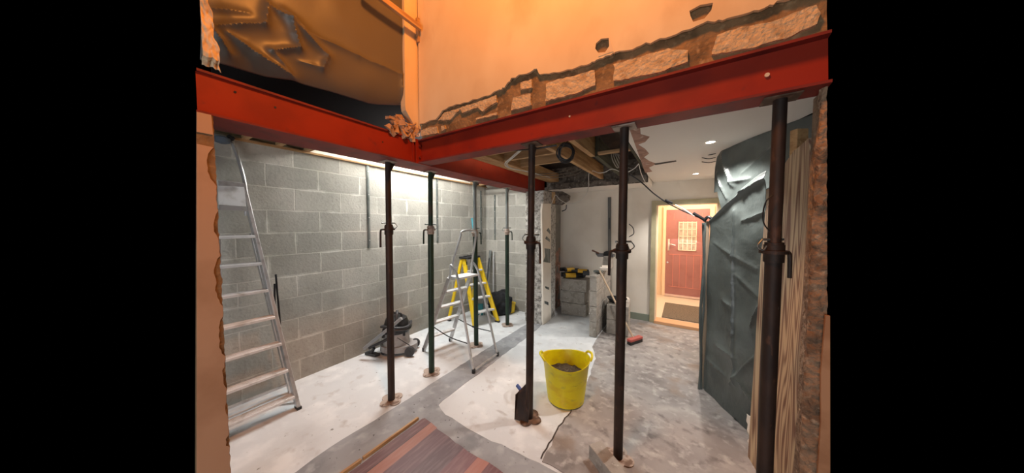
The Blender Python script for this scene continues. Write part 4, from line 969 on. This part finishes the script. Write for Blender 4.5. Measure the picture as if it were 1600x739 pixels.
sheet('polythene_sheet', base2, hdv, n2, uptop[0][0], uptop[-1][0], interp([(p[0], p[1]) for p in upbot]), interp([(p[0], min(p[1], 2.318)) for p in uptop]), rid, M_poly, 'dark polythene sheet fixed along the ceiling above the lower sheet', 110, 80, .0, .02)
# wrapped timber post at the sheet's left edge
t = thing('wrapped_post', 'slim timber post wrapped in black polythene at the left edge of the sheet', 'post', (.17, 3.25, 0))
def pv(px, py): return at_plane(px, py, V((.19, 3.20, 0)), nv_)
MB().bar(V((.205, 3.20, .005)), V((.195, 3.21, 1.66)), .03, .03, ux, .002).build('stud', mat('dusty_stud', (150, 132, 112), .8), t)
b = MB()
for k, (dx, dr) in enumerate(((-.035, .012), (-.022, .010), (.025, .009))):
    pts = []
    for j in range(9):
        z = .005 + j * .205; pts.append(V((.20, 3.19, z)) + ux * (dx + .010 * sin(j * 1.3 + k * 2)) + V((0, -.02, 0)))
    b.tube(pts, dr, n=8)
b.build('plastic_wrap', M_poly, t, True)
MB().tube([V((.17, 3.18, 1.66)), V((.20, 3.16, 1.70)), V((.24, 3.15, 1.67))], .014).build('tape', M_blk, t, True)
for k in range(3):
    tag(MB().tube([at_z(1118, 236 + k * 6 + 4, 2.30) * 1.0, at_y(1108, 241 + k * 6 + 1, 3.3), at_y(1097, 240 + k * 6.5, 3.35)], .004, n=6).build('cable_tail', M_blk, None, True), ['highest cut cable end sticking out beside the top of the plastic', 'middle cut cable end sticking out beside the top of the plastic', 'lowest cut cable end sticking out beside the top of the plastic'][k], 'cable')

# plywood board, stud and dust sheet
pa, pb = V((.418, 2.40, 0)), V((.525, 1.90, 0)); ph = (pb - pa).normalized(); pn = V((ph.y, -ph.x, 0)).normalized()
if pn.y > 0: pn = -pn
def pp(px, py): return at_plane(px, py, pa, pn)
q = [V((pa.x, pa.y, .004)), V((pb.x, pb.y, .004)), pp(1271, 400), pp(1272, 300), pp(1263, 216), pp(1250, 228), pp(1240, 236), pp(1230, 250), pp(1215, 275), pp(1196, 330), pp(1189, 400)]
tag(MB().slab(q, -pn * .018).build('plywood_board', M_grain), 'tall boldly grained plywood board standing behind the near right prop', 'board')
tag(MB().bar(V((.62, 2.42, .005)), V((.60, 2.40, 2.22)), .07, .045, ux, .003).build('timber_post', M_timber), 'timber post end showing above the grained plywood board', 'post')
b = MB(); b.grid(lambda u, v: V((.44 + .14 * u + .02 * noise.noise(V((u * 4, v * 4, 0))), 2.62 - .12 * u - (1 - v) * .10 * (1 - .3 * u), .006 + .20 * v ** 1.4 * (.9 - .2 * u) + .02 * abs(noise.noise(V((u * 5, v * 5, 3)))))), 24, 24)
tag(b.build('dust_sheet', M_wbag, None, True, solid=.003), 'small white dust sheet bunched at the foot of the polythene', 'cloth')
